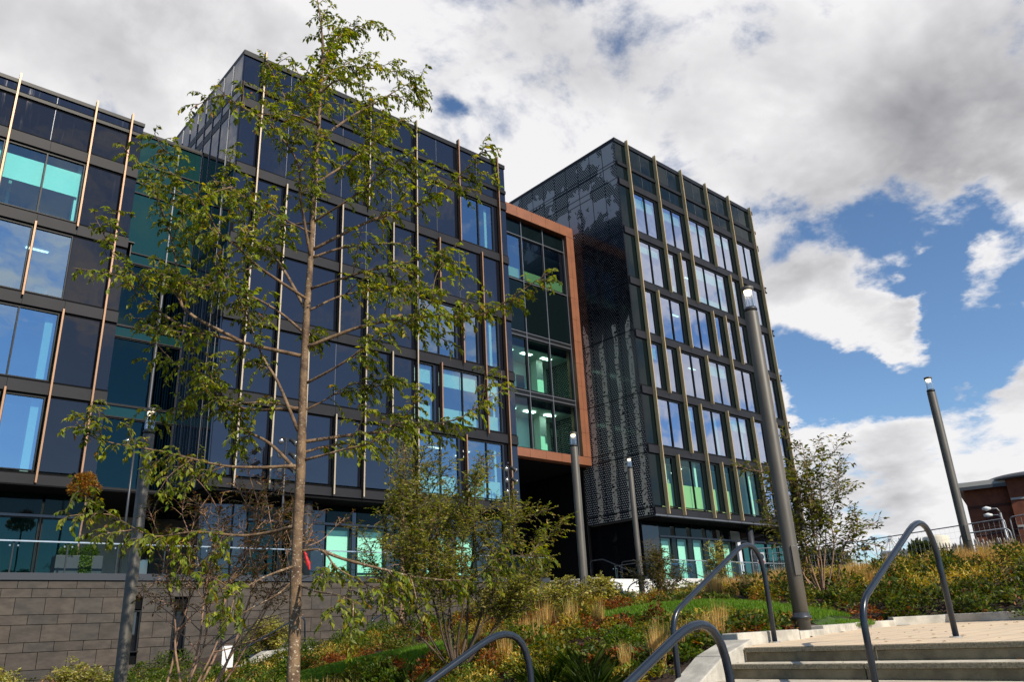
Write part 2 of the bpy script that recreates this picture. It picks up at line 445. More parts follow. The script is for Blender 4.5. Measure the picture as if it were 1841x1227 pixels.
class MB:
    def __init__(s):
        s.v = []; s.f = []; s.mi = []; s.cur = 0
    def face(s, pts):
        k = len(s.v); s.v += [tuple(p) for p in pts]; s.f.append(tuple(range(k, k + len(pts)))); s.mi.append(s.cur)
    def box(s, x0, x1, y0, y1, z0, z1):
        k = len(s.v)
        s.v += [(x0, y0, z0), (x1, y0, z0), (x1, y1, z0), (x0, y1, z0), (x0, y0, z1), (x1, y0, z1), (x1, y1, z1), (x0, y1, z1)]
        for q in ((0, 3, 2, 1), (4, 5, 6, 7), (0, 1, 5, 4), (1, 2, 6, 5), (2, 3, 7, 6), (3, 0, 4, 7)):
            s.f.append(tuple(k + i for i in q)); s.mi.append(s.cur)
        return s
    def obox(s, a, b, w, z0, z1, za=0.0, zb=0.0):
        """upright slab along the plan line a-b, width w; za / zb lift its ends"""
        a = Vector((a[0], a[1])); b = Vector((b[0], b[1])); t = (b - a).normalized(); n = Vector((-t.y, t.x)) * w / 2
        k = len(s.v)
        for zt, in ((z0,), (z1,)):
            for p, dz in ((a - n, za), (b - n, zb), (b + n, zb), (a + n, za)):
                s.v.append((p.x, p.y, zt + dz))
        for q in ((0, 3, 2, 1), (4, 5, 6, 7), (0, 1, 5, 4), (1, 2, 6, 5), (2, 3, 7, 6), (3, 0, 4, 7)):
            s.f.append(tuple(k + i for i in q)); s.mi.append(s.cur)
        return s
    def prism(s, poly, z0, z1):
        k = len(s.v); n = len(poly)
        s.v += [(p[0], p[1], z0) for p in poly] + [(p[0], p[1], z1) for p in poly]
        s.f.append(tuple(k + n - 1 - i for i in range(n))); s.f.append(tuple(k + n + i for i in range(n)))
        s.mi += [s.cur, s.cur]
        for i in range(n):
            j = (i + 1) % n
            s.f.append((k + i, k + j, k + n + j, k + n + i)); s.mi.append(s.cur)
        return s
    def tube(s, pts, radii, n=8, cap=True):
        pts = [Vector(p) for p in pts]
        if not hasattr(radii, '__len__'): radii = [radii] * len(pts)
        k = len(s.v); up = None
        for i, p in enumerate(pts):
            t = (pts[min(i + 1, len(pts) - 1)] - pts[max(i - 1, 0)])
            t = t.normalized() if t.length > 1e-9 else Vector((0, 0, 1))
            if up is None:
                up = t.orthogonal().normalized()
            else:
                up = (up - t * up.dot(t))
                up = up.normalized() if up.length > 1e-6 else t.orthogonal().normalized()
            sd_ = t.cross(up)
            for j in range(n):
                a = 2 * math.pi * j / n
                q = p + (up * math.cos(a) + sd_ * math.sin(a)) * radii[i]
                s.v.append((q.x, q.y, q.z))
        for i in range(len(pts) - 1):
            for j in range(n):
                a = k + i * n + j; b_ = k + i * n + (j + 1) % n
                s.f.append((a, b_, b_ + n, a + n)); s.mi.append(s.cur)
        if cap:
            s.f.append(tuple(k + n - 1 - j for j in range(n))); s.mi.append(s.cur)
            e = k + (len(pts) - 1) * n
            s.f.append(tuple(e + j for j in range(n))); s.mi.append(s.cur)
        return s
    def lathe(s, c, prof, n=20):
        """prof: (radius, z) list around the vertical axis through c"""
        pts = [(c[0], c[1], c[2] + z) for r, z in prof]
        k = len(s.v)
        for (r, z) in prof:
            for j in range(n):
                a = 2 * math.pi * j / n
                s.v.append((c[0] + r * math.cos(a), c[1] + r * math.sin(a), c[2] + z))
        for i in range(len(prof) - 1):
            for j in range(n):
                a = k + i * n + j; b_ = k + i * n + (j + 1) % n
                s.f.append((a, b_, b_ + n, a + n)); s.mi.append(s.cur)
        s.f.append(tuple(k + n - 1 - j for j in range(n))); s.mi.append(s.cur)
        e = k + (len(prof) - 1) * n
        s.f.append(tuple(e + j for j in range(n))); s.mi.append(s.cur)
        return s
    def build(s, name, mats, parent=None, smooth=False, bevel=0.0, cols=None):
        off = origin(parent) if parent else Vector((0, 0, 0))
        me = bpy.data.meshes.new(name)
        me.from_pydata([(x - off.x, y - off.y, z - off.z) for x, y, z in s.v], [], s.f)
        if isinstance(mats, str): mats = [mats]
        for m_ in mats: me.materials.append(MATS[m_])
        if len(mats) > 1:
            me.polygons.foreach_set('material_index', s.mi)
        if cols is not None:
            ca = me.color_attributes.new('col', 'FLOAT_COLOR', 'POINT')
            ca.data.foreach_set('color', np.asarray(cols, 'f4').ravel())
        if smooth:
            me.polygons.foreach_set('use_smooth', [True] * len(me.polygons))
        me.update()
        o = bpy.data.objects.new(name, me)
        COL.objects.link(o)
        if parent: o.parent = parent
        if bevel:
            bv = o.modifiers.new('bevel', 'BEVEL'); bv.width = bevel; bv.segments = 2; bv.limit_method = 'ANGLE'
        return o


def copy_tree(o, parent=None):
    c = o.copy(); COL.objects.link(c)
    if parent: c.parent = parent
    for ch in list(o.children):
        copy_tree(ch, c)
    return c


def smooth_poly(pts, sub=4):
    """Catmull-Rom through the points"""
    p = [Vector(q) for q in pts]
    if len(p) < 3: sub = max(sub, 3)
    p = [p[0] * 2 - p[1]] + p + [p[-1] * 2 - p[-2]]
    res = []
    for i in range(1, len(p) - 2):
        for k in range(sub):
            t = k / sub
            a, b_, c_, d_ = p[i - 1], p[i], p[i + 1], p[i + 2]
            res.append(0.5 * ((2 * b_) + (c_ - a) * t + (2 * a - 5 * b_ + 4 * c_ - d_) * t * t + (3 * b_ - a - 3 * c_ + d_) * t ** 3))
    res.append(p[-2])
    return res


def fillet(pts, r, n=6):
    """polyline with rounded corners"""
    p = [Vector(q) for q in pts]; res = [p[0]]
    for i in range(1, len(p) - 1):
        a = (p[i - 1] - p[i]); c = (p[i + 1] - p[i]); rr = min(r[min(i - 1, len(r) - 1)] if hasattr(r, '__len__') else r, a.length * 0.49, c.length * 0.49)
        a = p[i] + a.normalized() * rr; c = p[i] + c.normalized() * rr
        for k in range(n + 1):
            t = k / n
            res.append(a * (1 - t) ** 2 + p[i] * 2 * t * (1 - t) + c * t * t)
    res.append(p[-1])
    return res


# ------------------------------------------------------------------ terrain
CTRL = np.array([
    (0, 0, -1.72), (-6, 0, -1.75), (2, -5, -1.72), (0, 6, -1.55), (3.9, 7.6, -1.15), (3.8, 10.3, -1.05), (-3, 14, -1.55),
    (8, 10.3, -.52), (6, 7.5, -.92), (4.5, 6.4, -1.12), (6.5, 6.3, -.85), (8.4, 6.3, -.32), (10.6, 6.1, .02), (12.8, 6.9, .0), (14.6, 6.7, .02), (10.0, 5.9, -.15), (12.0, 6.5, -.12), (13.6, 6.6, -.08),
    (11, 9.5, .08), (13.5, 8.5, .26), (16.5, 15.5, .48), (12.3, 18.2, .2), (8.3, 30.5, -.65), (13.4, 30.5, -.14), (17.4, 30.5, .12),
    (24, 30.5, .50), (0, 30.5, -1.25), (-10, 30.5, -1.45), (22.8, 7.8, 1.18), (15.0, 7.9, .42), (15.7, 12.4, .52), (23.5, 19.4, 1.2), (19.5, 19, .42), (22, 21.8, .46), (26, 24, .50),
    (29.5, 24, .52), (33, 23.5, .60), (38, 23.5, 1.35), (34, 18, 1.45), (30, 12, 1.40), (40, 25, 1.9), (45, 27, 2.05), (60, 20, 1.8), (36, 9, 1.35),
    (15.0, 4.5, .0), (15, 1, -.02), (15, -4, -.02), (18, 4, .55), (18.5, 9, .80), (22, 2, 1.15), (30, 2, 1.4), (30, -8, 1.5),
    (6, 13, -.75), (9.5, 13.5, -.30), (9, 20, -.66), (7, 18, -.85), (10.6, 22.5, -.58), (11, 25.5, -.70), (13.4, 26.5, -.25), (6, 24, -1.0), (60, 0, 1.2), (80, 30, 1.5), (-25, 10, -1.8), (-30, 40, -1.5), (0, -30, -1.8), (30, -30, .8), (-10, 22, -1.5)], float)


def _tps():
    xy = CTRL[:, :2]; n = len(xy)
    dd = np.hypot(xy[:, None, 0] - xy[None, :, 0], xy[:, None, 1] - xy[None, :, 1])
    K = np.where(dd > 0, dd ** 2 * np.log(dd + 1e-9), 0) + np.eye(n) * 2.0
    Pm = np.c_[np.ones(n), xy]
    A = np.zeros((n + 3, n + 3)); A[:n, :n] = K; A[:n, n:] = Pm; A[n:, :n] = Pm.T
    return np.linalg.solve(A, np.r_[CTRL[:, 2], np.zeros(3)])


TPSW = _tps()


def in_poly(x, y, poly):
    x = np.asarray(x, float); y = np.asarray(y, float)
    ins = np.zeros(x.shape, bool); n = len(poly)
    for i in range(n):
        x0, y0 = poly[i]; x1, y1 = poly[(i + 1) % n]
        c = ((y0 > y) != (y1 > y)) & (x < (x1 - x0) * (y - y0) / (y1 - y0 + 1e-12) + x0)
        ins ^= c
    return ins


# flat hard landscape: the upper landing, the stairs and the lower landing
LAND = [(7.6, -9), (7.6, 5.30), (8.3, 5.30), (9.75, 5.45), (11.1, 5.85), (12.6, 6.10), (13.8, 6.05), (14.4, 5.6), (14.2, 4.6), (13.6, 3.2), (13.3, 1.0), (13.3, -9)]
LZ0 = -0.26
KERBZONE = [(7.6, 5.2), (8.4, 6.0), (9.8, 6.0), (11.2, 6.4), (12.7, 6.65), (14.2, 6.6), (15.1, 5.7), (14.9, 4.4), (14.3, 3.0), (14.0, .9), (14.0, -9), (13, -9), (13, 4)]
STAIR = [(2.0, -9), (2.0, 5.0), (6.0, 5.2), (7.4, 5.4), (8.4, 5.6), (8.4, -9)]


def terr(x, y):
    x = np.atleast_1d(np.asarray(x, float)); y = np.atleast_1d(np.asarray(y, float))
    xc = np.clip(x, -40, 85); yc = np.clip(y, -35, 45)
    z = np.zeros(x.shape)
    for s0 in range(0, len(x), 20000):
        sl = slice(s0, s0 + 20000)
        dd = np.hypot(xc[sl, None] - CTRL[None, :, 0], yc[sl, None] - CTRL[None, :, 1])
        z[sl] = np.where(dd > 0, dd ** 2 * np.log(dd + 1e-9), 0) @ TPSW[:-3] + TPSW[-3] + TPSW[-2] * xc[sl] + TPSW[-1] * yc[sl]
    return np.clip(z, -2.0, 2.1)


def ground_z(x, y):
    z = terr(x, y)
    x = np.atleast_1d(np.asarray(x, float)); y = np.atleast_1d(np.asarray(y, float))
    a = in_poly(x, y, LAND); b_ = in_poly(x, y, STAIR)
    z = np.where(a, np.minimum(z, -0.45), z)
    kb_ = in_poly(x, y, KERBZONE) & ~a
    z = np.where(kb_, np.minimum(z, LZ0 + 0.015 * (x - 8.0) + 0.02), z)
    z = np.where(b_, np.minimum(z, -0.75 + 0.39 * (np.minimum(x, 8.0) - 7.4)), z)
    z = np.where(b_, np.minimum(z, -1.25), z)
    return z


def gz(x, y): return float(ground_z(x, y)[0])


def axis(lo, hi, step, far):
    mid = np.arange(lo, hi + step / 2, step)
    a = lo - np.geomspace(step, far, 26)[::-1]; b_ = hi + np.geomspace(step, far, 26)
    return np.r_[a, mid, b_]


gx = axis(-8, 34, 0.30, 900); gy = axis(-6, 31, 0.30, 900)
GX, GY = np.meshgrid(gx, gy)
GZ = ground_z(GX.ravel(), GY.ravel())
rough_ = np.array([mnoise.noise((x * 1.7, y * 1.7, 0)) for x, y in zip(GX.ravel(), GY.ravel())]) * 0.03
GZ = GZ + rough_ - 0.02
nx, ny = len(gx), len(gy)
idx = np.arange(nx * ny).reshape(ny, nx)
quads = np.stack([idx[:-1, :-1], idx[:-1, 1:], idx[1:, 1:], idx[1:, :-1]], -1).reshape(-1, 4)
me = bpy.data.meshes.new('ground')
me.from_pydata(np.c_[GX.ravel(), GY.ravel(), GZ].tolist(), [], quads.tolist())
me.materials.append(MATS['soil'])
me.polygons.foreach_set('use_smooth', [True] * len(me.polygons))
g = bpy.data.objects.new('ground', me); COL.objects.link(g); tag(g, kind='structure')

# ------------------------------------------------------------------ landing, steps, kerbs
LZ, LS = -0.26, 0.015


def land_z(x): return LZ + LS * (x - 8.0)


mb = MB()
k0 = len(mb.v)
poly = [(8.03, -9), (8.03, 5.26), (8.3, 5.5), (9.75, 5.55), (11.1, 5.95), (12.6, 6.2), (13.9, 6.15), (14.5, 5.6), (14.3, 4.6), (13.7, 3.2), (13.4, 1.0), (13.4, -9)]
mb.v += [(x, y, land_z(x)) for x, y in poly] + [(x, y, land_z(x) - 0.15) for x, y in poly]
n_ = len(poly)
mb.f.append(tuple(k0 + n_ - 1 - i for i in range(n_))); mb.mi.append(0)
mb.f.append(tuple(k0 + n_ + i for i in range(n_))); mb.mi.append(0)
for i in range(n_):
    j = (i + 1) % n_
    mb.f.append((k0 + i, k0 + j, k0 + n_ + j, k0 + n_ + i)); mb.mi.append(0)
o = mb.build('upper_landing', 'paving'); tag(o, kind='structure')

RISE, GO = 0.145, 0.37


def cheek_in(x): return 5.25 - 0.12 * (8.0 - x)


def steps(root, x0, z0, n, ya, yb, go, rise, mats=('granite', 'nosing', 'shaded_granite_riser')):
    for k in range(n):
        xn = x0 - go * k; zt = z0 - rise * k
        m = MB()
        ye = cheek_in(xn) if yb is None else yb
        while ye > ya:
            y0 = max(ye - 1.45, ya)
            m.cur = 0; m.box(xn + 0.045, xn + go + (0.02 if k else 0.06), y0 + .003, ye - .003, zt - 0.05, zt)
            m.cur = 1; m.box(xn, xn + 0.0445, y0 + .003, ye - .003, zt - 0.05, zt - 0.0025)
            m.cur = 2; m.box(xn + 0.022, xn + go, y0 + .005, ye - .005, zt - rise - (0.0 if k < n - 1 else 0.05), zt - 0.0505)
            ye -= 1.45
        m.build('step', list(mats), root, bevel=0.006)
    return root


st = thing('stone_steps', 'pale granite steps climbing to the upper landing beside the planted bank', 'steps', (7.2, 1.5, -1.0))
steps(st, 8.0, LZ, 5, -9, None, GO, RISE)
o = MB().box(3.86, 6.55, -9, 5.04, -1.15, -0.985).build('lower_landing', 'paving'); tag(o, kind='structure')
st2 = thing('stone_steps', 'lowest flight of granite steps below the middle landing', 'steps', (3.2, 1.5, -1.7))
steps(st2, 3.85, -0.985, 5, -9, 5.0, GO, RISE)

# sloping cheek stone at the left of the flight
ck = thing('stair_kerb', 'sloping pale stone kerb down the left side of the steps', 'kerb', (6.5, 5.6, -.8))
segs = [(8.24, 7.55), (7.54, 6.75), (6.74, 5.9), (5.89, 5.0), (4.99, 4.0)]
for xa, xb in segs:
    m = MB()
    za = land_z(8) + 0.08 + min(0, (xa - 7.9)) * 0.392; zb = land_z(8) + 0.08 + min(0, (xb - 7.9)) * 0.392
    if xb < 6.0: zb = max(zb, -0.985 + 0.1); za = max(za, -0.985 + 0.1)
    ia, ib = cheek_in(xa) + .01, cheek_in(xb) + .01
    oa, ob = ia + .38 - .05 * (8 - xa), ib + .38 - .05 * (8 - xb)
    k = len(m.v)
    m.v += [(xb, ib, zb - 1), (xa, ia, za - 1), (xa, oa, za - 1), (xb, ob, zb - 1), (xb, ib, zb), (xa, ia, za), (xa, oa, za), (xb, ob, zb)]
    for q in ((0, 3, 2, 1), (4, 5, 6, 7), (0, 1, 5, 4), (1, 2, 6, 5), (2, 3, 7, 6), (3, 0, 4, 7)):
        m.f.append(tuple(k + i for i in q)); m.mi.append(0)
    m.build('kerb_block', 'kerb_stone', ck, bevel=0.012)
kb = thing('landing_kerb', 'low pale stone kerb edging the landing below the planted bank', 'kerb', (11, 5.7, -.2))
KP = [(8.37, 5.66), (9.75, 5.66), (11.1, 6.06), (12.6, 6.31), (13.95, 6.26), (14.62, 5.62), (14.42, 4.56), (13.82, 3.16), (13.52, .95), (13.52, -2.5), (13.52, -6)]
for i, (a, b_) in enumerate(zip(KP[:-1], KP[1:])):
    hgt = (0.13, 0.085, 0.11, 0.10, 0.13, 0.13, 0.13, 0.13, 0.13, 0.13)[i]
    av, bv_ = Vector(a), Vector(b_); tt = (bv_ - av).normalized() * 0.004
    MB().obox(av + tt, bv_ - tt, 0.22, land_z((a[0] + b_[0]) / 2) - 0.4, land_z((a[0] + b_[0]) / 2) + hgt).build('kerb_block', 'kerb_stone', kb, bevel=0.012)


# ------------------------------------------------------------------ the three office blocks
HU = 6.45


def lev(k, step=0.605, base=1.035): return HU * (base + step * k)


PR = random.Random(99)


def window(bld, Y, xa, xb, za, zb, mulls, gl='window_glass', blind=None, board=None, boardmat='pale_board', reveal=0, depth=0.10, column=None, name='window', fm='frame_metal', strips=()):
    """a glazed opening: pane, frame with mullions, and what hangs close behind the glass"""
    m = MB()
    pe = [xa] + list(mulls) + [xb]
    for e0, e1 in zip(pe[:-1], pe[1:]):
        ta, tb = PR.gauss(0, .0035), PR.gauss(0, .0025)      # no two panes sit quite true
        m.face([(x, Y + depth + ta * (x - (e0 + e1) / 2) + tb * (z - (za + zb) / 2), z) for x, z in ((e0, za), (e1, za), (e1, zb), (e0, zb))])
    w = m.build(name, gl, bld)
    f = MB()
    t = 0.045
    f.box(xa, xa + t, Y + 0.02, Y + 0.16, za, zb); f.box(xb - t, xb, Y + 0.02, Y + 0.16, za, zb)
    f.box(xa + t, xb - t, Y + 0.022, Y + 0.158, zb - t, zb); f.box(xa + t, xb - t, Y + 0.022, Y + 0.158, za, za + t)
    for mu in mulls:
        f.box(mu - 0.03, mu + 0.03, Y + 0.024, Y + 0.156, za + t, zb - t)
    f.build('window_frame', fm, w)
    if blind:
        b0, b1 = blind
        q = MB()
        edges = [xa + 0.04] + list(mulls) + [xb - 0.04]
        for e0, e1 in zip(edges[:-1], edges[1:]):
            q.box(e0 + 0.025, e1 - 0.025, Y + 0.30, Y + 0.306, zb - b1, zb - b0)
            q.box(e0 + 0.025, e1 - 0.025, Y + 0.295, Y + 0.311, zb - b1 - 0.03, zb - b1)
        q.build('roller_blind', 'blind_cloth', w)
    if board:
        MB().box(xa + 0.02, xb - 0.02, Y + 0.34, Y + 0.38, za, za + board).build('back_panel', boardmat, w)
    if column:
        c0, c1 = column
        MB().box(xb - c0, xb - c0 + c1, Y + 0.42, Y + 0.80, za - 0.2, zb + 0.2).build('column', 'white_board', w)
    return w


def panel(bld, Y, xa, xb, za, zb, joints, mt, seam=True, name='cladding_panel'):
    m = MB(); m.cur = 0
    e = [xa] + [j for j in joints if xa + 0.25 < j < xb - 0.25] + [xb]
    for e0, e1 in zip(e[:-1], e[1:]):
        m.box(e0 + 0.012, e1 - 0.012, Y + 0.045, Y + 0.12, za + 0.012, zb - 0.012)
        ta, tb = PR.gauss(0, .006), PR.gauss(0, .004)
        m.v[-8:] = [(x, y + max(-.02, min(.02, ta * (x - (e0 + e1) / 2) + tb * (z - (za + zb) / 2))), z) for x, y, z in m.v[-8:]]
    m.cur = 1
    for j in e[1:-1]:
        m.box(j - 0.012, j + 0.012, Y + 0.030, Y + 0.122, za + 0.01, zb - 0.01)
    return m.build(name, [mt, 'frame_metal' if not seam else 'seam_metal'], bld)


SIDE = dict(pale_fin='shaded_fin_side', bronze_fin='shaded_bronze_side', gold_fin='brightened_gold_side')


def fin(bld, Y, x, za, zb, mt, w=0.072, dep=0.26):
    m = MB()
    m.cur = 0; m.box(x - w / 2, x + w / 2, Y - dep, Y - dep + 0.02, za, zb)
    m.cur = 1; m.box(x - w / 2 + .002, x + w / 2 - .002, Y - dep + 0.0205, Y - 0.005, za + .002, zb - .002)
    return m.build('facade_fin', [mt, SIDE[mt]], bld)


def band(bld, Y, xa, xb, zc, h, joints, mt='band_metal'):
    m = MB()
    m.cur = 0
    e = [xa] + [j for j in joints if xa + .2 < j < xb - .2] + [xb]
    for e0, e1 in zip(e[:-1], e[1:]):
        m.box(e0 + 0.006, e1 - 0.006, Y - 0.05, Y + 0.17, zc - h / 2, zc + h / 2)
    m.cur = 1
    m.box(xa + 0.003, xb - 0.003, Y + 0.03, Y + 0.165, zc - h / 2 - 0.09, zc - h / 2 - 0.001)
    m.box(xa + 0.003, xb - 0.003, Y + 0.03, Y + 0.165, zc + h / 2 + 0.001, zc + h / 2 + 0.10)
    return m.build('floor_band', [mt, 'black_gap'], bld)


def core(bld, x0, x1, Y, yb, levels, roof, lights=(), inner=6.5, side_in=0.25):
    """slabs, ceilings and a room wall behind the glass"""
    for k, z in enumerate(levels):
        m = MB(); m.cur = 0; m.box(x0 + side_in, x1 - side_in, Y + 0.20, yb - 0.3, z - 0.26, z + 0.14)
        m.cur = 1; m.box(x0 + side_in + (.6 if k == 0 else 0), x1 - side_in, Y + (1.75 if k == 0 else 0.9), yb - 0.3, z - 0.62, z - 0.56)
        m.build('floor_slab', ['carpet', 'ceiling_tile'], bld)
    for k in range(len(levels) - 1):
        x = x0 + 1.5 + PR.uniform(0, 3)
        while x < x1 - 1.0:
            MB().box(x, x + .12, Y + PR.uniform(1.2, 3.0), Y + inner, levels[k] + .15, levels[k + 1] - .63).build('partition', PR.choice(('interior', 'white_board', 'interior')), bld)
            if PR.random() < .5:
                q = x + PR.uniform(.6, 1.6); d_ = Y + PR.uniform(.9, 1.6)
                MB().box(q, q + 1.5, d_, d_ + .7, levels[k] + .84, levels[k] + .88).box(q + .1, q + .14, d_ + .1, d_ + .6, levels[k] + .15, levels[k] + .84).box(q + 1.36, q + 1.4, d_ + .1, d_ + .6, levels[k] + .15, levels[k] + .84).box(q + .5, q + 1.0, d_ + .3, d_ + .34, levels[k] + .95, levels[k] + 1.28).build('desk', 'dark_wood', bld)
            x += PR.uniform(3.0, 6.0)
    m = MB()
    m.box(x0 + side_in, x1 - side_in, Y + inner, Y + inner + 0.15, levels[0], roof)
    m.build('room_wall', 'interior', bld)
    for (x, y, z, L) in lights:
        MB().box(x, x + L, Y + y, Y + y + 0.12, z - 0.68, z - 0.635).build('ceiling_light', 'lit_strip', bld)


def block(root, name, Y, x0, x1, yb, LV, X, fins, rows, finmat, pmat, toplev, top_parts, seams=True, topfin=None, findep=0.26):
    nlev = len(LV)
    J = X(np.arange(0, 40) * 1.0)
    J = [float(j) for j in J if x0 + .3 < j < x1 - .3]
    for k in range(nlev):
        band(root, Y, x0 + 0.01, x1 - 0.01, LV[k], 0.50 if k else 0.40, [j + 0.04 for j in J][::1], 'band_metal')
    for i, ka, kb in fins:
        za = LV[ka] - (0.15 if ka == 0 else -0.10); zb = topfin if kb >= nlev else LV[kb] - 0.17
        dpt = findep
        fin(root, Y, X(i), za, zb, finmat(i, ka) if callable(finmat) else finmat, dep=dpt)
    for r in range(len(rows)):
        za, zb = LV[r] + 0.35, LV[r + 1] - 0.34
        fx = sorted(X(i) for i, ka, kb in fins if ka <= r < kb)
        e = [x0] + fx + [x1]
        for a, b_ in zip(e[:-1], e[1:]):
            a_ = a + (0.045 if a > x0 else 0.01); bb = b_ - (0.045 if b_ < x1 else 0.01)
            if bb - a_ < 0.2: continue
            spec = rows[r](a, b_) if callable(rows[r]) else rows[r]
            if spec:
                s_ = dict(spec)
                strip = s_.pop('strip', 0.34)
                pa = s_.pop('x_from', a_)
                wb = bb - strip
                mulls = [j for j in J if pa + 0.35 < j < wb - 0.25]
                if pa > a_ + .2: panel(root, Y, a_, pa - .01, za, zb, J, pmat, seams)
                window(root, Y, pa, wb, za, zb, mulls, **s_)
                if strip > 0.05: panel(root, Y, wb + 0.005, bb, za, zb, [], pmat, False)
            else:
                panel(root, Y, a_, bb, za, zb, J, pmat, seams)


# ---------------- block on the right (its side wall printed with birch trunks)
YC = 30.60
XC0, XC1 = 39.09, 57.25
XCg = lambda i: 40.30 + 1.63 * i
LC = [lev(k) for k in range(7)]
bc = thing('office_block', 'tall office block at right with gold fins and birch trunks printed on its side', 'building', (48, 40, 2.4))
fins_c = [(0, 0, 9), (2, 4, 9), (4, 4, 9), (6, 5, 9), (8, 3, 9), (10, 0, 9),
          (3, 3, 5), (7, 3, 5), (1, 2, 4), (5, 3, 4), (6, 2, 4),
          (2, 1, 3), (4, 2, 3), (8, 2, 3), (3, 0, 2), (5, 0, 2), (7, 0, 2), (1, 0, 1), (4, 0, 1), (9, 0, 2), (9, 2, 3)]
rng = random.Random(4)


def row_c(r):
    def f(a, b_):
        if b_ <= XCg(0) + .1 or a >= XCg(10) - .1: return None
        s_ = dict(gl='gold_side_glass', strip=0.36)
        q = rng.random()
        if r == 0:
            s_['gl'] = 'shop_glass' if a < XCg(6) else 'gold_side_glass'
            if a < XCg(4.5): s_.update(board=1.55, boardmat='lime_board')
            s_['column'] = (0.45, 0.22)
        else:
            if r >= 4 and q < 0.7: s_['blind'] = (0.25, 0.25 + rng.choice((0.5, 0.7, 0.8)))
            elif q < 0.25: s_['blind'] = (0.1, 1.0)
            if rng.random() < 0.45: s_['column'] = (0.55, 0.25)
            if r == 4 and rng.random() < .5: s_.update(board=0.7, boardmat='pale_board')
        return s_
    return f


gold = lambda i, ka: 'gold_fin'
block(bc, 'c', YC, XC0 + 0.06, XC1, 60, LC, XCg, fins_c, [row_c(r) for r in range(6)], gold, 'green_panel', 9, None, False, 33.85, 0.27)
JC = [float(XCg(i)) for i in range(0, 11)]
band(bc, YC, XC0 + 0.07, XC1 - 0.01, 31.62, 0.26, JC, 'frame_metal')
panel(bc, YC, XC0 + 0.06, XC1, 30.45, 31.40, JC, 'green_panel')
panel(bc, YC, XC0 + 0.06, XC1, 31.85, 33.38, JC, 'green_panel')
MB().box(XC0 - 0.02, XC1 + 0.02, YC - 0.03, 60, 33.40, 33.72).build('parapet_coping', 'frame_metal', bc)
MB().box(XC0 + 0.1, XC1 - 0.1, YC + 0.4, 59.8, 33.0, 33.35).build('roof', 'roof_felt', bc)
MB().box(XC0 + 0.30, XC1 - 0.05, YC + 0.2, 59.9, 30.5, 32.9).build('plant_wall', 'black_gap', bc)
scr = MB()
scr.cur = 0
scr.box(XC0 - 0.02, XC0 + 0.05, YC + 0.03, 36.15, 6.42, 33.38); scr.box(XC0 - 0.02, XC0 + 0.05, 36.155, 59, 10.2, 33.38)
scr.cur = 1
for k in range(0, 22):
    y = YC + 0.04 + 1.25 * k
    scr.box(XC0 - 0.035, XC0 - 0.021, y - 0.012, y + 0.012, 6.42 if y < 36.1 else 10.2, 33.38)
for k in range(0, 7):
    for dz in (-0.24, 0.24):
        scr.box(XC0 - 0.033, XC0 - 0.022, YC + 0.03, 36.1 if k < 1 else 59, LC[k] + dz - 0.03, LC[k] + dz + 0.03)
for z in (31.5, 31.75):
    scr.box(XC0 - 0.033, XC0 - 0.022, YC + 0.03, 59, z - 0.03, z + 0.03)
scr.build('printed_side_wall', ['printed_screen', 'frame_metal'], bc)
MB().box(XC1 - 0.2, XC1, YC + 0.2, 60, 6.5, 33.38).build('side_wall', 'dark_panel', bc)
core(bc, XC0, XC1, YC, 60, LC, 33.0, [(43.2, 1.2, LC[1], 0.9), (44.6, 2.4, LC[1], 0.9), (48.2, 1.6, LC[5], 0.9), (45.3, 1.3, LC[4], .9), (50.2, 1.2, LC[3], .9), (46.8, 1.4, LC[3], 0.8)])
fa = MB(); fa.box(XC0 + 0.05, XC1, YC - 0.05, YC + 0.2, 6.38, 6.47); fa.build('base_trim', 'seam_metal', bc)
# small brackets at the far edge
for k in range(1, 6):
    for dz in (-0.22, 0.22):
        MB().box(XC1, XC1 + 0.14, YC - 0.06, YC + 0.02, LC[k] + dz - 0.05, LC[k] + dz + 0.05).build('edge_bracket', 'black_gap', bc)


def ground_floor(root, Y, x0, x1, yb, z0, soff, glassx, doors, colx, blindx, gl='teal_glass', side=None):
    MB().box(x0, x1, Y - 0.04, yb, soff - 0.06, soff).build('soffit', 'soffit', root)
    yg = Y + 1.5
    for (a, b_) in glassx:
        has = any(abs(a - q) < 0.05 for q, _, _ in blindx)
        bl = next((q for q in blindx if abs(a - q[0]) < 0.05), None)
        w = window(root, yg, a, b_, z0 + 0.05, 5.36, [], gl='shop_glass' if has else gl, blind=(0.20, bl[1]) if bl else None, board=bl[2] if bl else None, boardmat='lime_board', name='shop_window')
        panel(root, yg, a, b_, 5.48, soff - 0.08, [], 'green_panel', False, 'head_panel')
    m = MB()
    m.box(glassx[0][0], glassx[-1][1], yg - 0.03, yg + 0.1, 5.37, 5.47)
    m.build('transom', 'seam_metal', root)
    for x in colx:
        MB().lathe((x, Y + 0.55, z0 - 0.02), [(0.24, 0), (0.24, soff - z0)]).build('column', 'dark_column', root, True)


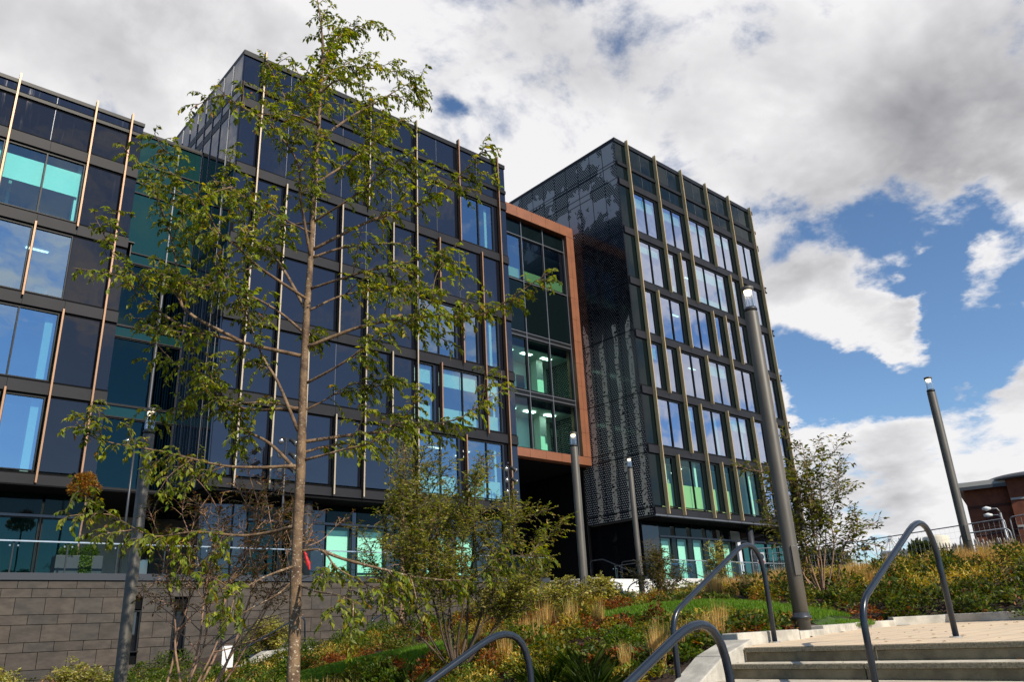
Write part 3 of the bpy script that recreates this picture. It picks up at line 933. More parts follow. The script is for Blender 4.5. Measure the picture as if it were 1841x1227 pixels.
gxc = [(41.30 + 1.705 * k, 41.30 + 1.705 * k + 1.22) for k in range(5)] + [(50.6 + 1.6 * k, 50.6 + 1.6 * k + 1.5) for k in range(4)]
ground_floor(bc, YC, XC0 + 0.5, XC1, 60, 2.4, 6.38, gxc, None, [50.2], [(41.30 + 1.705 * k, 2.75, None) for k in range(5)])
for k in range(5):
    panel(bc, YC + 1.5, 41.30 + 1.705 * k + 1.23, 41.30 + 1.705 * (k + 1) - 0.01, 2.45, 5.36, [], 'green_panel', False, 'pier_panel')
panel(bc, YC + 1.48, 39.6, 41.28, 2.45, 6.30, [], 'dark_panel', False, 'pier_panel')
MB().box(39.6, 39.75, YC + 1.6, 46, 2.3, 6.3).build('return_wall', 'dark_panel', bc)
MB().box(41.5, 57.0, YC + 6, YC + 6.2, 2.4, 6.3).build('room_wall', 'interior', bc)

# ---------------- middle block
YB = 33.35
XB0, XB1 = 12.63, 30.60
XBg = lambda i: 13.70 + 1.612 * i
LB = [lev(k) for k in range(6)]
bb_ = thing('office_block', 'middle dark office block with pale fins standing behind the near tree', 'building', (21, 44, 2.4))
fins_b = [(0, 0, 9), (1, 0, 4), (2, 3, 9), (3, 2, 4), (3, 0, 1), (4, 4, 9), (4, 0, 3), (5, 3, 4), (5, 1, 2), (6, 0, 9),
          (7, 3, 4), (7, 1, 2), (8, 4, 9), (8, 2, 3), (8, 0, 1), (9, 1, 4), (10, 0, 9), (2, 0, 2)]


def row_b(r):
    def f(a, b_):
        if a < XBg(6) - 0.1 or b_ > XB1 - 0.2: return None
        if r == 4 and a > XBg(8) - 0.1: return dict(strip=0.36, column=(0.42, 0.2))
        if r == 2: return dict(strip=0.34, column=(0.4, 0.2) if a > XBg(9) - .1 else None)
        if r == 1: return dict(strip=0.34, blind=(0.12, 1.0), board=0.95, column=(0.3, 0.15) if a > XBg(9) - .1 else None)
        if r == 0: return dict(strip=0.36, board=1.05, column=(0.35, 0.16) if a > XBg(8) - .1 else None)
        return None
    return f


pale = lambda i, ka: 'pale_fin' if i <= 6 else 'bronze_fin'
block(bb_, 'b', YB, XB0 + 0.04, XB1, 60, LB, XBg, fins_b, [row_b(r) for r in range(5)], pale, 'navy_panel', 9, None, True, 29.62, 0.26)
JB = [float(XBg(i)) for i in range(0, 11)]
band(bb_, YB, XB0 + 0.05, XB1 - 0.01, 27.25, 0.22, JB, 'frame_metal')
panel(bb_, YB, XB0 + 0.04, XB1, 26.55, 27.05, JB, 'navy_panel')
panel(bb_, YB, XB0 + 0.04, XB1, 27.45, 29.05, JB, 'navy_panel')
MB().box(XB0 - 0.03, XB1 + 0.02, YB - 0.03, 60, 29.07, 29.36).build('parapet_coping', 'frame_metal', bb_)
MB().box(XB0 + 0.1, XB1 - 0.1, YB + 0.4, 59.8, 28.7, 29.0).build('roof', 'roof_felt', bb_)
MB().box(XB0 + 0.25, XB1 - 0.05, YB + 0.2, 59.9, 26.4, 28.6).build('plant_wall', 'black_gap', bb_)
sw = MB()
sw.cur = 0
for k in range(22):
    y = YB + 0.03 + 1.2 * k
    for (za, zb) in [(6.85, 10.33), (10.83, 14.23), (14.73, 18.13), (18.63, 22.03), (22.53, 25.93), (26.5, 27.05), (27.4, 29.05)]:
        sw.box(XB0 - 0.03, XB0 + 0.03, y + 0.01, y + 1.19, za, zb)
sw.cur = 1
for k in range(1, 22):
    y = YB + 0.03 + 1.2 * k
    sw.box(XB0 - 0.075, XB0 - 0.031, y - 0.02, y + 0.02, 6.6, 29.05)
for k in range(1, 30):
    if k % 3:
        y = YB + 0.03 + 0.4 * k
        sw.box(XB0 - 0.055, XB0 - 0.032, y - 0.010, y + 0.010, 6.7, 18.0)
sw.cur = 2
for z in LB + [27.22]:
    sw.box(XB0 - 0.05, XB0 + 0.02, YB + 0.03, 59, z - 0.22, z + 0.22)
sw.cur = 3
sw.box(XB0 + 0.035, XB0 + 0.2, YB + 0.05, 59, 6.5, 29.06)
sw.build('side_cladding', ['navy_panel', 'seam_metal', 'frame_metal', 'black_gap'], bb_)
MB().box(XB1 - 0.2, XB1, YB + 0.2, 60, 6.5, 29.06).build('side_wall', 'dark_panel', bb_)
core(bb_, XB0, XB1, YB, 60, LB, 28.7, [(25.3, 1.5, LB[1], 0.9), (27.3, 1.4, LB[1], 0.8), (27.9, 2.6, LB[1], 0.8)])
gxb = [(15.2, 16.6), (16.7, 18.1), (19.15, 20.55), (20.85, 22.55), (23.1, 24.6), (25.0, 26.5), (27.0, 28.4)]
ground_floor(bb_, YB, XB0, XB1, 60, 2.4, 6.38, gxb, None, [17.6, 25.0 - .2], [(19.15, 2.15, 0.62), (20.85, 2.15, 0.62), (25.0, 2.2, .6), (27.0, 2.2, .6)])
for a, b_ in ((13.2, 15.15), (18.15, 19.1), (20.58, 20.82), (22.6, 23.05), (24.65, 24.95), (26.55, 26.95), (28.5, 30.4)):
    panel(bb_, YB + 1.5, a, b_, 2.45, 6.30, [], 'navy_panel', False, 'pier_panel')
MB().box(13.2, 30.4, YB + 6, YB + 6.2, 2.4, 6.3).build('room_wall', 'interior', bb_)
MB().box(13.0, 13.18, YB + 1.5, 46, 2.3, 6.3).build('return_wall', 'dark_panel', bb_)

# ---------------- left block
YA = 36.02
XA0, XA1 = -14.0, 8.98
XAg = lambda i: 3.545 + 1.605 * i
LA = [lev(k, 0.583, 1.036) for k in range(5)]
ba = thing('office_block', 'left dark office block with wide sky blue windows and bronze fins', 'building', (0, 46, 2.4))
fins_a = [(0, 3, 9), (2, 3, 9), (3, 0, 9), (1, 2, 3), (1, 0, 1), (2, 0, 2), (-1, 1, 3), (-2, 3, 9), (-3, 0, 4), (-1, 0, 1)]


def row_a(r):
    def f(a, b_):
        if a > XAg(2) - 0.1 and b_ > XAg(2) + 0.2: return None
        if r == 3: return dict(strip=0.0, blind=(0.42, 1.62), column=(0.16, 0.14))
        if r == 2: return dict(strip=0.0 if b_ < 7 else 1.62)
        return dict(strip=0.05, column=(0.42, 0.30) if b_ > XAg(2) - .1 else None)
    return f


bronze = lambda i, ka: 'bronze_fin'
glass('teal_window', (0.46, 0.86, 0.84), 0.16, (0.62, 0.82, 1.0))
glass('sky_window', (0.40, 0.74, 0.74), 0.46, (0.62, 0.82, 1.0))
block(ba, 'a', YA, XA0, XA1, 60, LA, XAg, fins_a, [lambda a, b_, r=r: (dict(row_a(r)(a, b_), gl='teal_window' if r == 3 else 'sky_window') if row_a(r)(a, b_) else None) for r in range(4)], bronze, 'dark_panel', 9, None, False, 24.85, 0.22)
JA = [float(XAg(i)) for i in range(-10, 4)]
panel(ba, YA, XA0, XA1, LA[4] + 0.35, 23.72, JA, 'dark_panel')
band(ba, YA, XA0, XA1, 23.88, 0.16, JA, 'frame_metal')
panel(ba, YA, XA0, XA1, 24.02, 24.42, JA, 'navy_panel')
MB().box(XA0, XA1 + 0.02, YA - 0.03, 60, 24.44, 24.62).build('parapet_coping', 'frame_metal', ba)
MB().box(XA0 + 0.1, XA1 - 0.1, YA + 0.4, 59.8, 24.0, 24.3).build('roof', 'roof_felt', ba)
MB().box(XA0, XA1 - 0.05, YA + 0.2, 59.8, LA[4] + .2, 23.9).build('plant_wall', 'black_gap', ba)
MB().box(XA1 - 0.2, XA1, YA + 0.2, 60, 6.5, 24.43).build('side_wall', 'dark_panel', ba)
core(ba, XA0, XA1, YA, 60, LA, 23.9, [(5.2, 1.6, LA[3], 0.9), (2.6, 1.6, LA[3], 0.9)])
gxa = [(-12 + 1.62 * k, -12 + 1.62 * k + 1.54) for k in range(13)]
ground_floor(ba, YA - 0.5, XA0, 12.6, 60, 2.4, 6.40, gxa, None, [3.0, -6.0], [])
MB().box(XA0, 12.6, YA + 6, YA + 6.2, 2.4, 6.3).build('room_wall', 'interior', ba)

# ---------------- teal glazed link between the left and middle blocks
YLk = 38.05
lk = thing('glazed_link', 'dark teal glazed link between the left and middle office blocks', 'building', (10.8, 42, 2.4))
XL = [9.02, 11.35, 12.58]
zrow = [6.9, 10.2, 10.75, 14.1, 14.65, 18.0, 18.55, 21.9, 22.5, 23.6, 25.35]
for za, zb in zip(zrow[:-1], zrow[1:]):
    for xa, xb in zip(XL[:-1], XL[1:]):
        if zb - za > 2.5 and za < 18.4:
            window(lk, YLk, xa + 0.03, xb - 0.03, za + 0.04, zb - 0.04, [], gl='teal_glass')
        else:
            panel(lk, YLk, xa + 0.02, xb - 0.02, za + 0.02, zb - 0.02, [], 'teal_panel', False)
m = MB()
for x in XL[1:]: m.box(x - 0.03, x + 0.03, YLk - 0.03, YLk + 0.15, 6.5, 25.4)
m.cur = 1
for z in zrow: m.box(XL[0], XL[-1] + 0.03, YLk - 0.028, YLk + 0.14, z - 0.03, z + 0.03)
m.build('mullion_grid', ['seam_metal', 'band_metal'], lk)
MB().box(9.0, 12.6, YLk - 0.04, 55, 25.38, 25.52).build('parapet_coping', 'frame_metal', lk)
MB().box(9.02, 12.6, YLk + 5, YLk + 5.2, 6.5, 25.3).build('room_wall', 'interior', lk)
MB().box(9.02, 12.6, YLk - 0.02, 55, 6.42, 6.85).build('floor_slab', 'frame_metal', lk)
for z in zrow[1:8:2]:
    MB().box(9.02, 12.55, YLk + 0.3, YLk + 5, z, z + 0.4).build('floor_slab', 'carpet', lk)

# ---------------- copper framed bridge between the middle and right blocks
YK = 35.70
ck_ = thing('copper_bridge', 'glazed bridge in a copper frame joining the middle and right office blocks', 'building', (35, 40, 10.3))
XK0, XK1 = 30.62, 39.04
fr = MB()
def cladrow(m, x0, x1, z0, z1, n, vertical=False):
    for k in range(n):
        t0, t1 = k / n, (k + 1) / n
        if vertical: m.box(x0, x1, YK - 0.35, YK + 0.5, z0 + (z1 - z0) * t0 + 0.008, z0 + (z1 - z0) * t1 - 0.008)
        else: m.box(x0 + (x1 - x0) * t0 + 0.008, x0 + (x1 - x0) * t1 - 0.008, YK - 0.35, YK + 0.5, z0, z1)
cladrow(fr, XK0, XK1, 27.38, 28.20, 6)
fr.build('top_beam', 'copper', ck_)
fr = MB(); cladrow(fr, XK0, XK1, 10.30, 10.84, 6); fr.build('bottom_beam', 'copper', ck_)
fr = MB()
cladrow(fr, 38.28, 38.66, 10.86, 27.36, 10, True); cladrow(fr, 38.675, XK1, 10.86, 27.36, 10, True)
fr.build('side_post', 'copper', ck_)
XM = [30.7, 32.0, 34.02, 36.12, 38.26]
def krow(za, zb, kind, gl_='link_glass', **kw):
    for xa, xb in zip(XM[:-1], XM[1:]):
        if kind == 'w': window(ck_, YK, xa + 0.05, xb - 0.05, za, zb, [], gl=gl_, **kw)
        else: panel(ck_, YK, xa + 0.03, xb - 0.03, za, zb, [], kind, False)
krow(26.15, 27.30, 'green_panel')
krow(22.75, 26.05, 'w', board=0.95, boardmat='lime_board', gl_='window_glass')
krow(18.95, 22.55, 'green_panel')
krow(14.85, 18.45, 'w')
krow(10.95, 14.35, 'w', column=None)
m = MB()
for x in XM: m.box(x - 0.035, x + 0.035, YK - 0.04, YK + 0.15, 10.86, 27.36)
for z in (26.1, 22.65, 18.85, 18.55, 14.75, 14.45): m.box(XK0 + .1, 38.27, YK - 0.037, YK + 0.14, z - 0.03, z + 0.03)
m.build('mullion_grid', 'seam_metal', ck_)
m = MB(); m.box(XK0 + .05, 38.27, YK + .02, YK + 0.13, 14.40, 14.80); m.box(XK0 + .05, 38.27, YK + .02, YK + .13, 18.5, 18.9); m.build('floor_band', 'frame_metal', ck_)
for z in (10.6, 14.6, 18.7, 22.6, 26.3):
    m = MB(); m.cur = 0; m.box(XK0, XK1, YK + 0.52, YK + 9, z - 0.1, z + 0.1); m.cur = 1
    if z > 11: m.box(XK0, XK1, YK + 0.9, YK + 9, z - 0.55, z - 0.5)
    m.build('floor_slab', ['carpet', 'ceiling_tile'], ck_)
MB().box(XK0, XK1, YK + 3.4, YK + 3.6, 10.7, 18.4).build('room_wall', 'white_board', ck_)
MB().box(XK0, XK1, YK + 6.0, YK + 6.2, 18.8, 27.3).build('room_wall', 'interior', ck_)
MB().box(36.9, 37.5, YK + 2.2, YK + 2.8, 10.7, 18.3).build('column', 'white_board', ck_)
MB().box(XK0, XK1, YK + 0.5, 55, 27.6, 28.1).build('roof', 'roof_felt', ck_)
MB().box(XK0, XK1, YK + 0.3, 55, 10.18, 10.295).build('soffit', 'soffit', ck_)
for z in (18.75, 14.6):
    for x in (31.6, 33.2, 35.0, 36.9):
        MB().box(x, x + 0.9, YK + 1.5, YK + 1.8, z - 0.64, z - 0.60).build('ceiling_light', 'room_light', ck_)
MB().box(37.3, 38.0, YK + 1.6, YK + 1.7, 12.6, 13.5).build('wall_screen', 'black_rubber', ck_)
MB().box(36.0, 36.7, YK + 3.3, YK + 3.39, 16.3, 17.2).build('wall_picture', 'dark_wood', ck_)
# entrance hall below the bridge
eh = thing('entrance_hall', 'dark glazed entrance under the copper framed bridge with a teal door panel', 'building', (35, 44, 2.4))
YE = 42.0
for xa, xb in ((31.0, 33.0), (33.0, 35.0), (35.0, 37.0), (37.0, 39.5)):
    panel(eh, YE, xa + 0.03, xb - 0.03, 2.45, 6.2, [], 'green_panel', False)
    panel(eh, YE, xa + 0.03, xb - 0.03, 6.35, 10.1, [], 'navy_panel', False)
MB().box(30.7, 39.6, YE - 0.02, YE + 0.1, 6.2, 6.35).build('transom', 'frame_metal', eh)
MB().box(34.4, 36.1, YE - 0.12, YE - 0.06, 2.45, 5.6).build('door_panel', 'teal_panel', eh)
MB().box(30.65, 30.9, YB + 1.6, YE, 2.4, 10.1).build('side_wall', 'black_gap', eh)
MB().box(39.0, 39.3, 36.17, YE, 2.4, 10.1).build('side_wall', 'black_gap', eh)
MB().box(33.6, 34.3, 38.2, 38.35, 10.13, 10.17).build('downlight', 'lit_strip', eh)


# ------------------------------------------------------------------ terrace, stone wall, balustrades
YW = 30.70
o = MB().prism([(-40, YW + 0.3), (29.9, YW + 0.3), (30.0, 29.3), (37.4, 28.5), (37.6, 28.6), (75, 28.6), (75, 62), (-40, 62)], 2.05, 2.40).build('terrace', 'deck_paving')
tag(o, kind='structure')
sw_ = thing('stone_wall', 'long brown grey stone clad retaining wall below the glass balustrade', 'wall', (8, YW, 0))
rs = random.Random(11)
courses = []
z = 2.40
for h in [.26, .29, .53, .31, .54, .30, .54, .30, .54, .30, .54]:
    courses.append((z - h, z)); z -= h
def wall_slabs(p0, p1, skip, slant=0.0):
    m = MB(); cols = []
    p0 = Vector(p0); p1 = Vector(p1); L = (p1 - p0).length; t = (p1 - p0) / L
    for ci, (za, zb) in enumerate(courses):
        x = -0.44 if ci % 2 else 0.0
        while x < L:
            a = max(x, 0) + 0.008; b_ = min(x + 0.88, L) - 0.008
            x += 0.88
            if b_ - a < 0.05: continue
            pieces = [(a, b_)]
            for (sa, sb, sz0, sz1) in skip:
                if zb > sz0 and za < sz1:
                    np_ = []
                    for (u, v) in pieces:
                        if v <= sa or u >= sb: np_.append((u, v)); continue
                        if u < sa - .02: np_.append((u, sa))
                        if v > sb + .02: np_.append((sb, v))
                    pieces = np_
            hue = rs.random(); val = rs.uniform(0.76, 0.98)
            c = (0.062 + 0.008 * hue, 0.050 + 0.005 * hue, 0.040 + 0.003 * hue)
            if rs.random() < 0.15: c = (0.072, 0.054, 0.041)
            if rs.random() < 0.2: c = (0.057, 0.048, 0.040)
            for u, v in pieces:
                A = p0 + t * u; B = p0 + t * v; n0 = len(m.v)
                m.obox(A, B, 0.10 + rs.uniform(-.004, .004), za + 0.009, zb - 0.009)
                cols += [(c[0] * val, c[1] * val, c[2] * val, 1)] * (len(m.v) - n0)
    return m, cols
X0W = -18
SL = [(9.32 - X0W, 9.72 - X0W, 0.05, 1.42), (10.82 - X0W, 11.32 - X0W, 0.05, 1.40)]
m, cols = wall_slabs((X0W, YW + 0.05), (29.85, YW + 0.05), SL)
m.build('stone_cladding', 'wall_stone', sw_, cols=cols)
m = MB()
m.box(X0W, 9.31, YW + 0.12, YW + 0.40, -3.0, 2.39); m.box(9.73, 10.81, YW + 0.12, YW + 0.4, -3, 2.39); m.box(11.33, 29.84, YW + 0.12, YW + 0.4, -3, 2.39)
m.box(9.31, 9.73, YW + .12, YW + .4, -3, 0.0); m.box(10.81, 11.33, YW + .12, YW + .4, -3, 0.0)
m.box(9.31, 9.73, YW + .12, YW + .4, 1.45, 2.39); m.box(10.81, 11.33, YW + .12, YW + .4, 1.45, 2.39)
m.build('wall_backing', 'black_gap', sw_)
for a, b_ in ((9.33, 9.71), (10.83, 11.31)):
    f = MB(); f.box(a, a + .05, YW - .01, YW + .2, .06, 1.40); f.box(b_ - .05, b_, YW - .01, YW + .2, .06, 1.40)
    f.box(a + .05, b_ - .05, YW - .01, YW + .2, 1.35, 1.40); f.box(a - .03, b_ + .03, YW - .03, YW + .2, .02, .06)
    w = f.build('slit_window', 'frame_metal', sw_)
    MB().box(a + .05, b_ - .05, YW + .16, YW + .18, .06, 1.35).build('window_pane', 'navy_panel', w)
MB().box(X0W, 29.9, YW - 0.06, YW + 0.34, 2.41, 2.64).build('wall_coping', 'coping_metal', sw_)


def balustrade(name, label, pts, zb, zt, gap=1.55, base=True):
    c = Vector(pts[0])
    root = thing(name, label, 'balustrade', (c.x, c.y, zb))
    for p0, p1 in zip(pts[:-1], pts[1:]):
        p0 = Vector(p0); p1 = Vector(p1); L = (p1 - p0).length; t = (p1 - p0) / L
        n = max(1, round(L / gap))
        for k in range(n):
            a = p0 + t * (L * k / n + 0.02); b_ = p0 + t * (L * (k + 1) / n - 0.02)
            m = MB(); m.face([(a.x, a.y, zb), (b_.x, b_.y, zb), (b_.x, b_.y, zt - 0.05), (a.x, a.y, zt - 0.05)])
            m.build('glass_panel', 'rail_glass', root)
            q = p0 + t * (L * k / n)
            nrm = Vector((-t.y, t.x)); q2 = q + nrm * 0.07
            pm = MB(); pm.tube([(q2.x, q2.y, zb - 0.1), (q2.x, q2.y, zt - 0.04)], 0.028, 8)
            post = pm.build('post', 'coping_metal', root)
            cl = MB()
            for s_ in (-0.12, 0.12):
                r_ = q + t * s_
                cl.lathe((r_.x, r_.y - 0.01, zt - 0.20), [(0.03, 0), (0.03, 0.05)], 8)
            cl.build('glass_clamp', 'steel', post)
        MB().obox(p0, p1, 0.055, zt - 0.045, zt).build('handrail', 'steel', root)
    return root


balustrade('glass_balustrade', 'long glass balustrade with a thin steel rail along the stone wall top', [(-14, YW + 0.02), (29.8, YW + 0.02)], 2.66, 3.68, 1.62)
balustrade('glass_balustrade', 'glass balustrade along the terrace edge in front of the right office block', [(37.7, 33.0), (37.2, 28.95), (43.7, 28.95), (52, 28.95)], 2.52, 3.60, 1.7)

# grey wing wall, white entrance steps, pale terrace edge
ww = thing('wing_wall', 'grey stone wing wall beside the white entrance steps', 'wall', (30.2, 29.5, 1))
courses = [(2.12, 2.42), (1.82, 2.115), (1.52, 1.815), (1.2, 1.515), (0.6, 1.195)]
m, cols = wall_slabs((29.95, 30.6), (31.2, 28.3), [])
m.build('stone_cladding', 'wall_stone', ww, cols=[(c[0] * 1.1, c[1] * 1.25, c[2] * 1.5, 1) for c in cols])
MB().obox((29.95, 30.68), (31.28, 28.22), 0.3, 2.43, 2.50).build('wall_coping', 'kerb_stone', ww)
es = thing('entrance_steps', 'white stone steps rising to the entrance under the copper bridge', 'steps', (34, 26.5, .9))
for k in range(14):
    yn = 28.45 - 0.36 * k; zt = 2.44 - 0.142 * k
    MB().box(31.35, 37.6, yn, yn + 0.40, zt - 0.16, zt).build('step', 'white_stone', es, bevel=0.008)
tw = thing('terrace_wall', 'low white stone wall holding the terrace before the right office block', 'wall', (44, 28.5, 1.6))
for k in range(10):
    MB().box(37.66 + 1.6 * k, 37.66 + 1.6 * k + 1.592, 28.35, 28.62, 0.9, 2.50).build('wall_block', 'white_stone', tw, bevel=0.008)

# ------------------------------------------------------------------ handrails
def rail(name, label, pts, r, group=None, fr=0.12, feet=()):
    p0 = Vector(pts[0])
    root = thing(name, label, 'handrail', p0, group)
    m = MB(); m.tube(fillet(pts, fr, 10), r, 14); m.build('rail_tube', 'rail_paint', root, True)
    for f in feet:
        mm = MB(); mm.lathe((f[0], f[1], f[2]), [(r * 2.1, 0), (r * 2.1, 0.012)], 16); mm.build('foot_plate', 'steel', root)
    return root


G1 = 'tubular handrails on the granite steps'
def stair_rail(label, Y, zl=-0.71):
    pts = [(7.10, Y, zl), (7.10, Y, 0.10), (9.03, Y, 1.09), (9.03, Y, land_z(9))]
    rail('handrail', label, pts, 0.030, G1, (0.2, 0.7), [(9.03, Y, land_z(9)), (7.10, Y, zl)])


stair_rail('dark blue tube handrail on the upper flight, nearer the right edge of the picture', 3.42)
stair_rail('dark blue tube handrail on the upper flight, in front of the tallest lamp post', 5.48, -0.9)
def low_rail(label, Y, dx):
    rail('handrail', label, [(2.7 + dx, Y, -1.6), (2.7 + dx, Y, -0.90), (5.0 + dx, Y, .19), (5.0 + dx, Y, -1.1)], 0.030, G1, (0.2, 0.7))


low_rail('dark blue tube handrail rising from the bottom edge, close before the steps', 3.42, 0.0)
low_rail('dark blue tube handrail rising from the bottom edge, alone among the planting', 5.48, .04)

G2 = 'handrails of the paths by the stone wall'
rail('handrail', 'slim handrail by the small pale steps left of the trunk, the farther of two', [(11.4, 28.3, -1.0), (11.4, 28.3, 0.0), (13.05, 27.7, 0.92), (13.15, 27.66, .86), (13.2, 27.64, -.3)], 0.028, G2, .12)
rail('handrail', 'slim handrail by the small pale steps, ending right against the trunk', [(11.6, 26.6, -1.2), (11.6, 26.6, -0.12), (13.4, 26.0, 0.90), (13.56, 25.95, .80), (13.6, 25.9, -.4)], 0.028, G2, .12)
rail('handrail', 'slim dark handrail before the stone wall, lower end right of the trunk', [(15.3, 26.1, -.1), (15.3, 26.1, 0.80), (17.0, 26.4, 1.5), (17.2, 26.4, .4)], 0.028, G2, .12)
rail('handrail', 'slim dark handrail before the stone wall, half hidden by the slender tree', [(15.6, 25.0, -.1), (15.6, 25.0, 0.66), (17.2, 25.2, 1.38), (17.4, 25.2, .4)], 0.028, G2, .12)
ps_ = thing('path_steps', 'small flight of pale stone steps left of the near trunk', 'steps', (12.6, 26.9, -.6))
for k in range(5):
    m = MB(); zt = -0.10 - 0.15 * k; x1 = 13.6 - 0.42 * k
    m.prism([(x1 - 0.50, 28.2 - .02 * k), (x1 - .42, 26.2), (x1 + .1, 26.1), (x1 + .1, 28.2)], zt - .5, zt)
    m.build('step', 'kerb_stone', ps_, bevel=.01)
MB().prism([(13.75, 26.1), (14.9, 25.9), (14.9, 28.2), (13.75, 28.2)], -0.6, -0.08).build('step', 'kerb_stone', ps_, bevel=.01)
pk = thing('path_kerb', 'pale sloping stone kerb of the small path steps, left of the near trunk', 'kerb', (12.2, 26.0, -.6))
m = MB()
prof = [(10.95, -1.3), (10.95, -.74), (12.10, -.15), (13.25, -.10), (13.25, -1.3)]
k = len(m.v); n_ = len(prof)
m.v += [(x, 25.6, z) for x, z in prof] + [(x, 26.05, z) for x, z in prof]
m.f.append(tuple(k + i for i in range(n_))); m.f.append(tuple(k + n_ + n_ - 1 - i for i in range(n_))); m.mi += [0, 0]
for i in range(n_):
    j = (i + 1) % n_
    m.f.append((k + j, k + i, k + n_ + i, k + n_ + j)); m.mi.append(0)
m.build('kerb_block', 'kerb_stone', pk, bevel=.012)
G3 = 'handrails of the white entrance steps'
for lab, x in (('leftmost dark rail climbing the white entrance steps', 31.7), ('middle dark rail climbing the white entrance steps', 34.2), ('rightmost dark rail climbing the white entrance steps', 36.6)):
    rail('handrail', lab, [(x, 24.4, .9), (x, 24.4, 1.75), (x, 28.5, 3.42), (x, 29.4, 3.42), (x, 29.4, 2.4)], 0.026, G3, .15)
G4 = 'hooped rails at the foot of the white steps'
rail('hoop_rail', 'dark hooped rail at the foot of the white steps, left of two', [(27.6, 24.9, .85), (27.6, 24.9, 1.98), (28.3, 24.5, 1.98), (28.3, 24.5, .8)], 0.028, G4, .3)
rail('hoop_rail', 'dark hooped rail at the foot of the white steps, taller right one', [(28.4, 24.2, .8), (28.4, 24.2, 1.75), (29.6, 23.5, 2.35), (29.9, 23.3, 2.2), (29.9, 23.3, .9)], 0.028, G4, .3)

# ------------------------------------------------------------------ lamp posts
GL_ = 'cylindrical glass topped lamp posts'
glass('lamp_glass', (0.92, 0.93, 0.92), 0.06)
def lamp(label, x, y, z, H, r, lit=True, glow=1.0):
    root = thing('lamp_post', label, 'lamp post', (x, y, z), GL_)
    m = MB(); m.lathe((x, y, z - .3), [(r, 0), (r, 1.2), (r * .99, 1.205), (r * .99, H - .45 + .3), (r * .96, H - .44 + .3)], 24)
    m.build('pole', 'pole_paint', root, True)
    m = MB(); m.lathe((x, y, z - .02), [(r * 1.30, 0), (r * 1.30, .03), (r * 1.05, .04), (r * 1.05, .08)], 20); m.build('base_plate', 'coping_metal', root, True)
    a_ = math.atan2(-y, -x) + .5; c_ = Vector((x + r * .97 * math.cos(a_), y + r * .97 * math.sin(a_))); t_ = Vector((-math.sin(a_), math.cos(a_)))
    MB().obox(c_ - t_ * .045, c_ + t_ * .045, .03, z + .55, z + .95).build('access_door', 'pole_paint', root, bevel=.004)
    m = MB(); m.lathe((x, y, z + H - .46), [(r * .90, 0), (r * .90, .05), (r * 1.0, .052), (r * 1.0, .075), (r * .85, .08), (r * .85, .10)], 20); m.build('collar', 'coping_metal', root, True)
    m = MB()
    for k in range(10):
        a = 2 * math.pi * k / 10
        m.tube([(x + r * .62 * math.cos(a), y + r * .62 * math.sin(a), z + H - .38), (x + r * .62 * math.cos(a), y + r * .62 * math.sin(a), z + H - .12)], .005, 5)
    m.build('louvre_rods', 'steel', root)
    m = MB()
    n = 20; k = len(m.v)
    for zz_ in (z + H - .36, z + H - .05):
        for j in range(n):
            a = 2 * math.pi * j / n; m.v.append((x + r * .86 * math.cos(a), y + r * .86 * math.sin(a), zz_))
    for j in range(n):
        m.f.append((j, (j + 1) % n, n + (j + 1) % n, n + j)); m.mi.append(0)
    m.build('glass_cylinder', 'lamp_glass', root, True)
    m = MB(); m.lathe((x, y, z + H - .14), [(r * .45, 0), (r * .6, .03), (r * .6, .075)], 16); m.build('lamp_head', 'lamp_glow' if lit else 'white_paint', root, True)
    m = MB(); m.lathe((x, y, z + H - .06), [(r * .9, 0), (r * .92, .01), (r * .92, .05), (r * .5, .06)], 20); m.build('cap', 'pole_paint', root, True)
    return root


lamp('tallest looking grey lamp post, in front of the right office block', 10.63, 5.985, .03, 5.0, .105)
lamp('grey lamp post at far right, before the red brick building', 22.72, 7.80, 1.15, 5.0, .11)
lamp('grey lamp post standing in front of the copper framed bridge', 16.43, 15.52, .44, 5.0, .115)
lamp('grey lamp post in front of the birch printed side wall', 23.52, 19.36, 1.18, 5.0, .105)
lamp('grey lamp post before the stone wall at left, half hidden by leaves', 3.93, 13.02, -1.22, 4.93, .088)

# ------------------------------------------------------------------ terrace furniture
GM = 'floodlight masts on the terrace'
def mast(label, x, y, H, heads, az=0):
    root = thing('floodlight_mast', label, 'floodlight mast', (x, y, 2.4), GM)
    m = MB(); m.tube([(x, y, 2.4), (x, y, 2.4 + H)], [.055, .04], 10); m.build('pole', 'coping_metal', root, True)
    for k in range(heads):
        zz_ = 2.4 + H - .15 - .62 * (k // 2); s_ = -1 if k % 2 == 0 else 1
        m = MB(); m.tube([(x, y, zz_), (x + s_ * .22, y - .05, zz_)], .02, 6)
        m.tube([(x + s_ * .14, y - .06, zz_ + .10), (x + s_ * .30, y - .12, zz_ - .02), (x + s_ * .36, y - .26, zz_ - .12)], [.07, .10, .13], 12)
        h = m.build('floodlight', 'black_rubber', root, True)
        m = MB(); m.tube([(x + s_ * .362, y - .262, zz_ - .122), (x + s_ * .37, y - .28, zz_ - .135)], [.12, .12], 12); m.build('lens', 'steel', h, True)
    return root


mast('six headed floodlight mast before the right edge of the middle block', 28.7, 32.2, 6.3, 6)
mast('floodlight mast glimpsed through the near tree, left of its trunk', 15.6, 32.3, 6.3, 6)
mast('floodlight mast behind the lamp post at left', 9.25, 32.2, 5.5, 2)

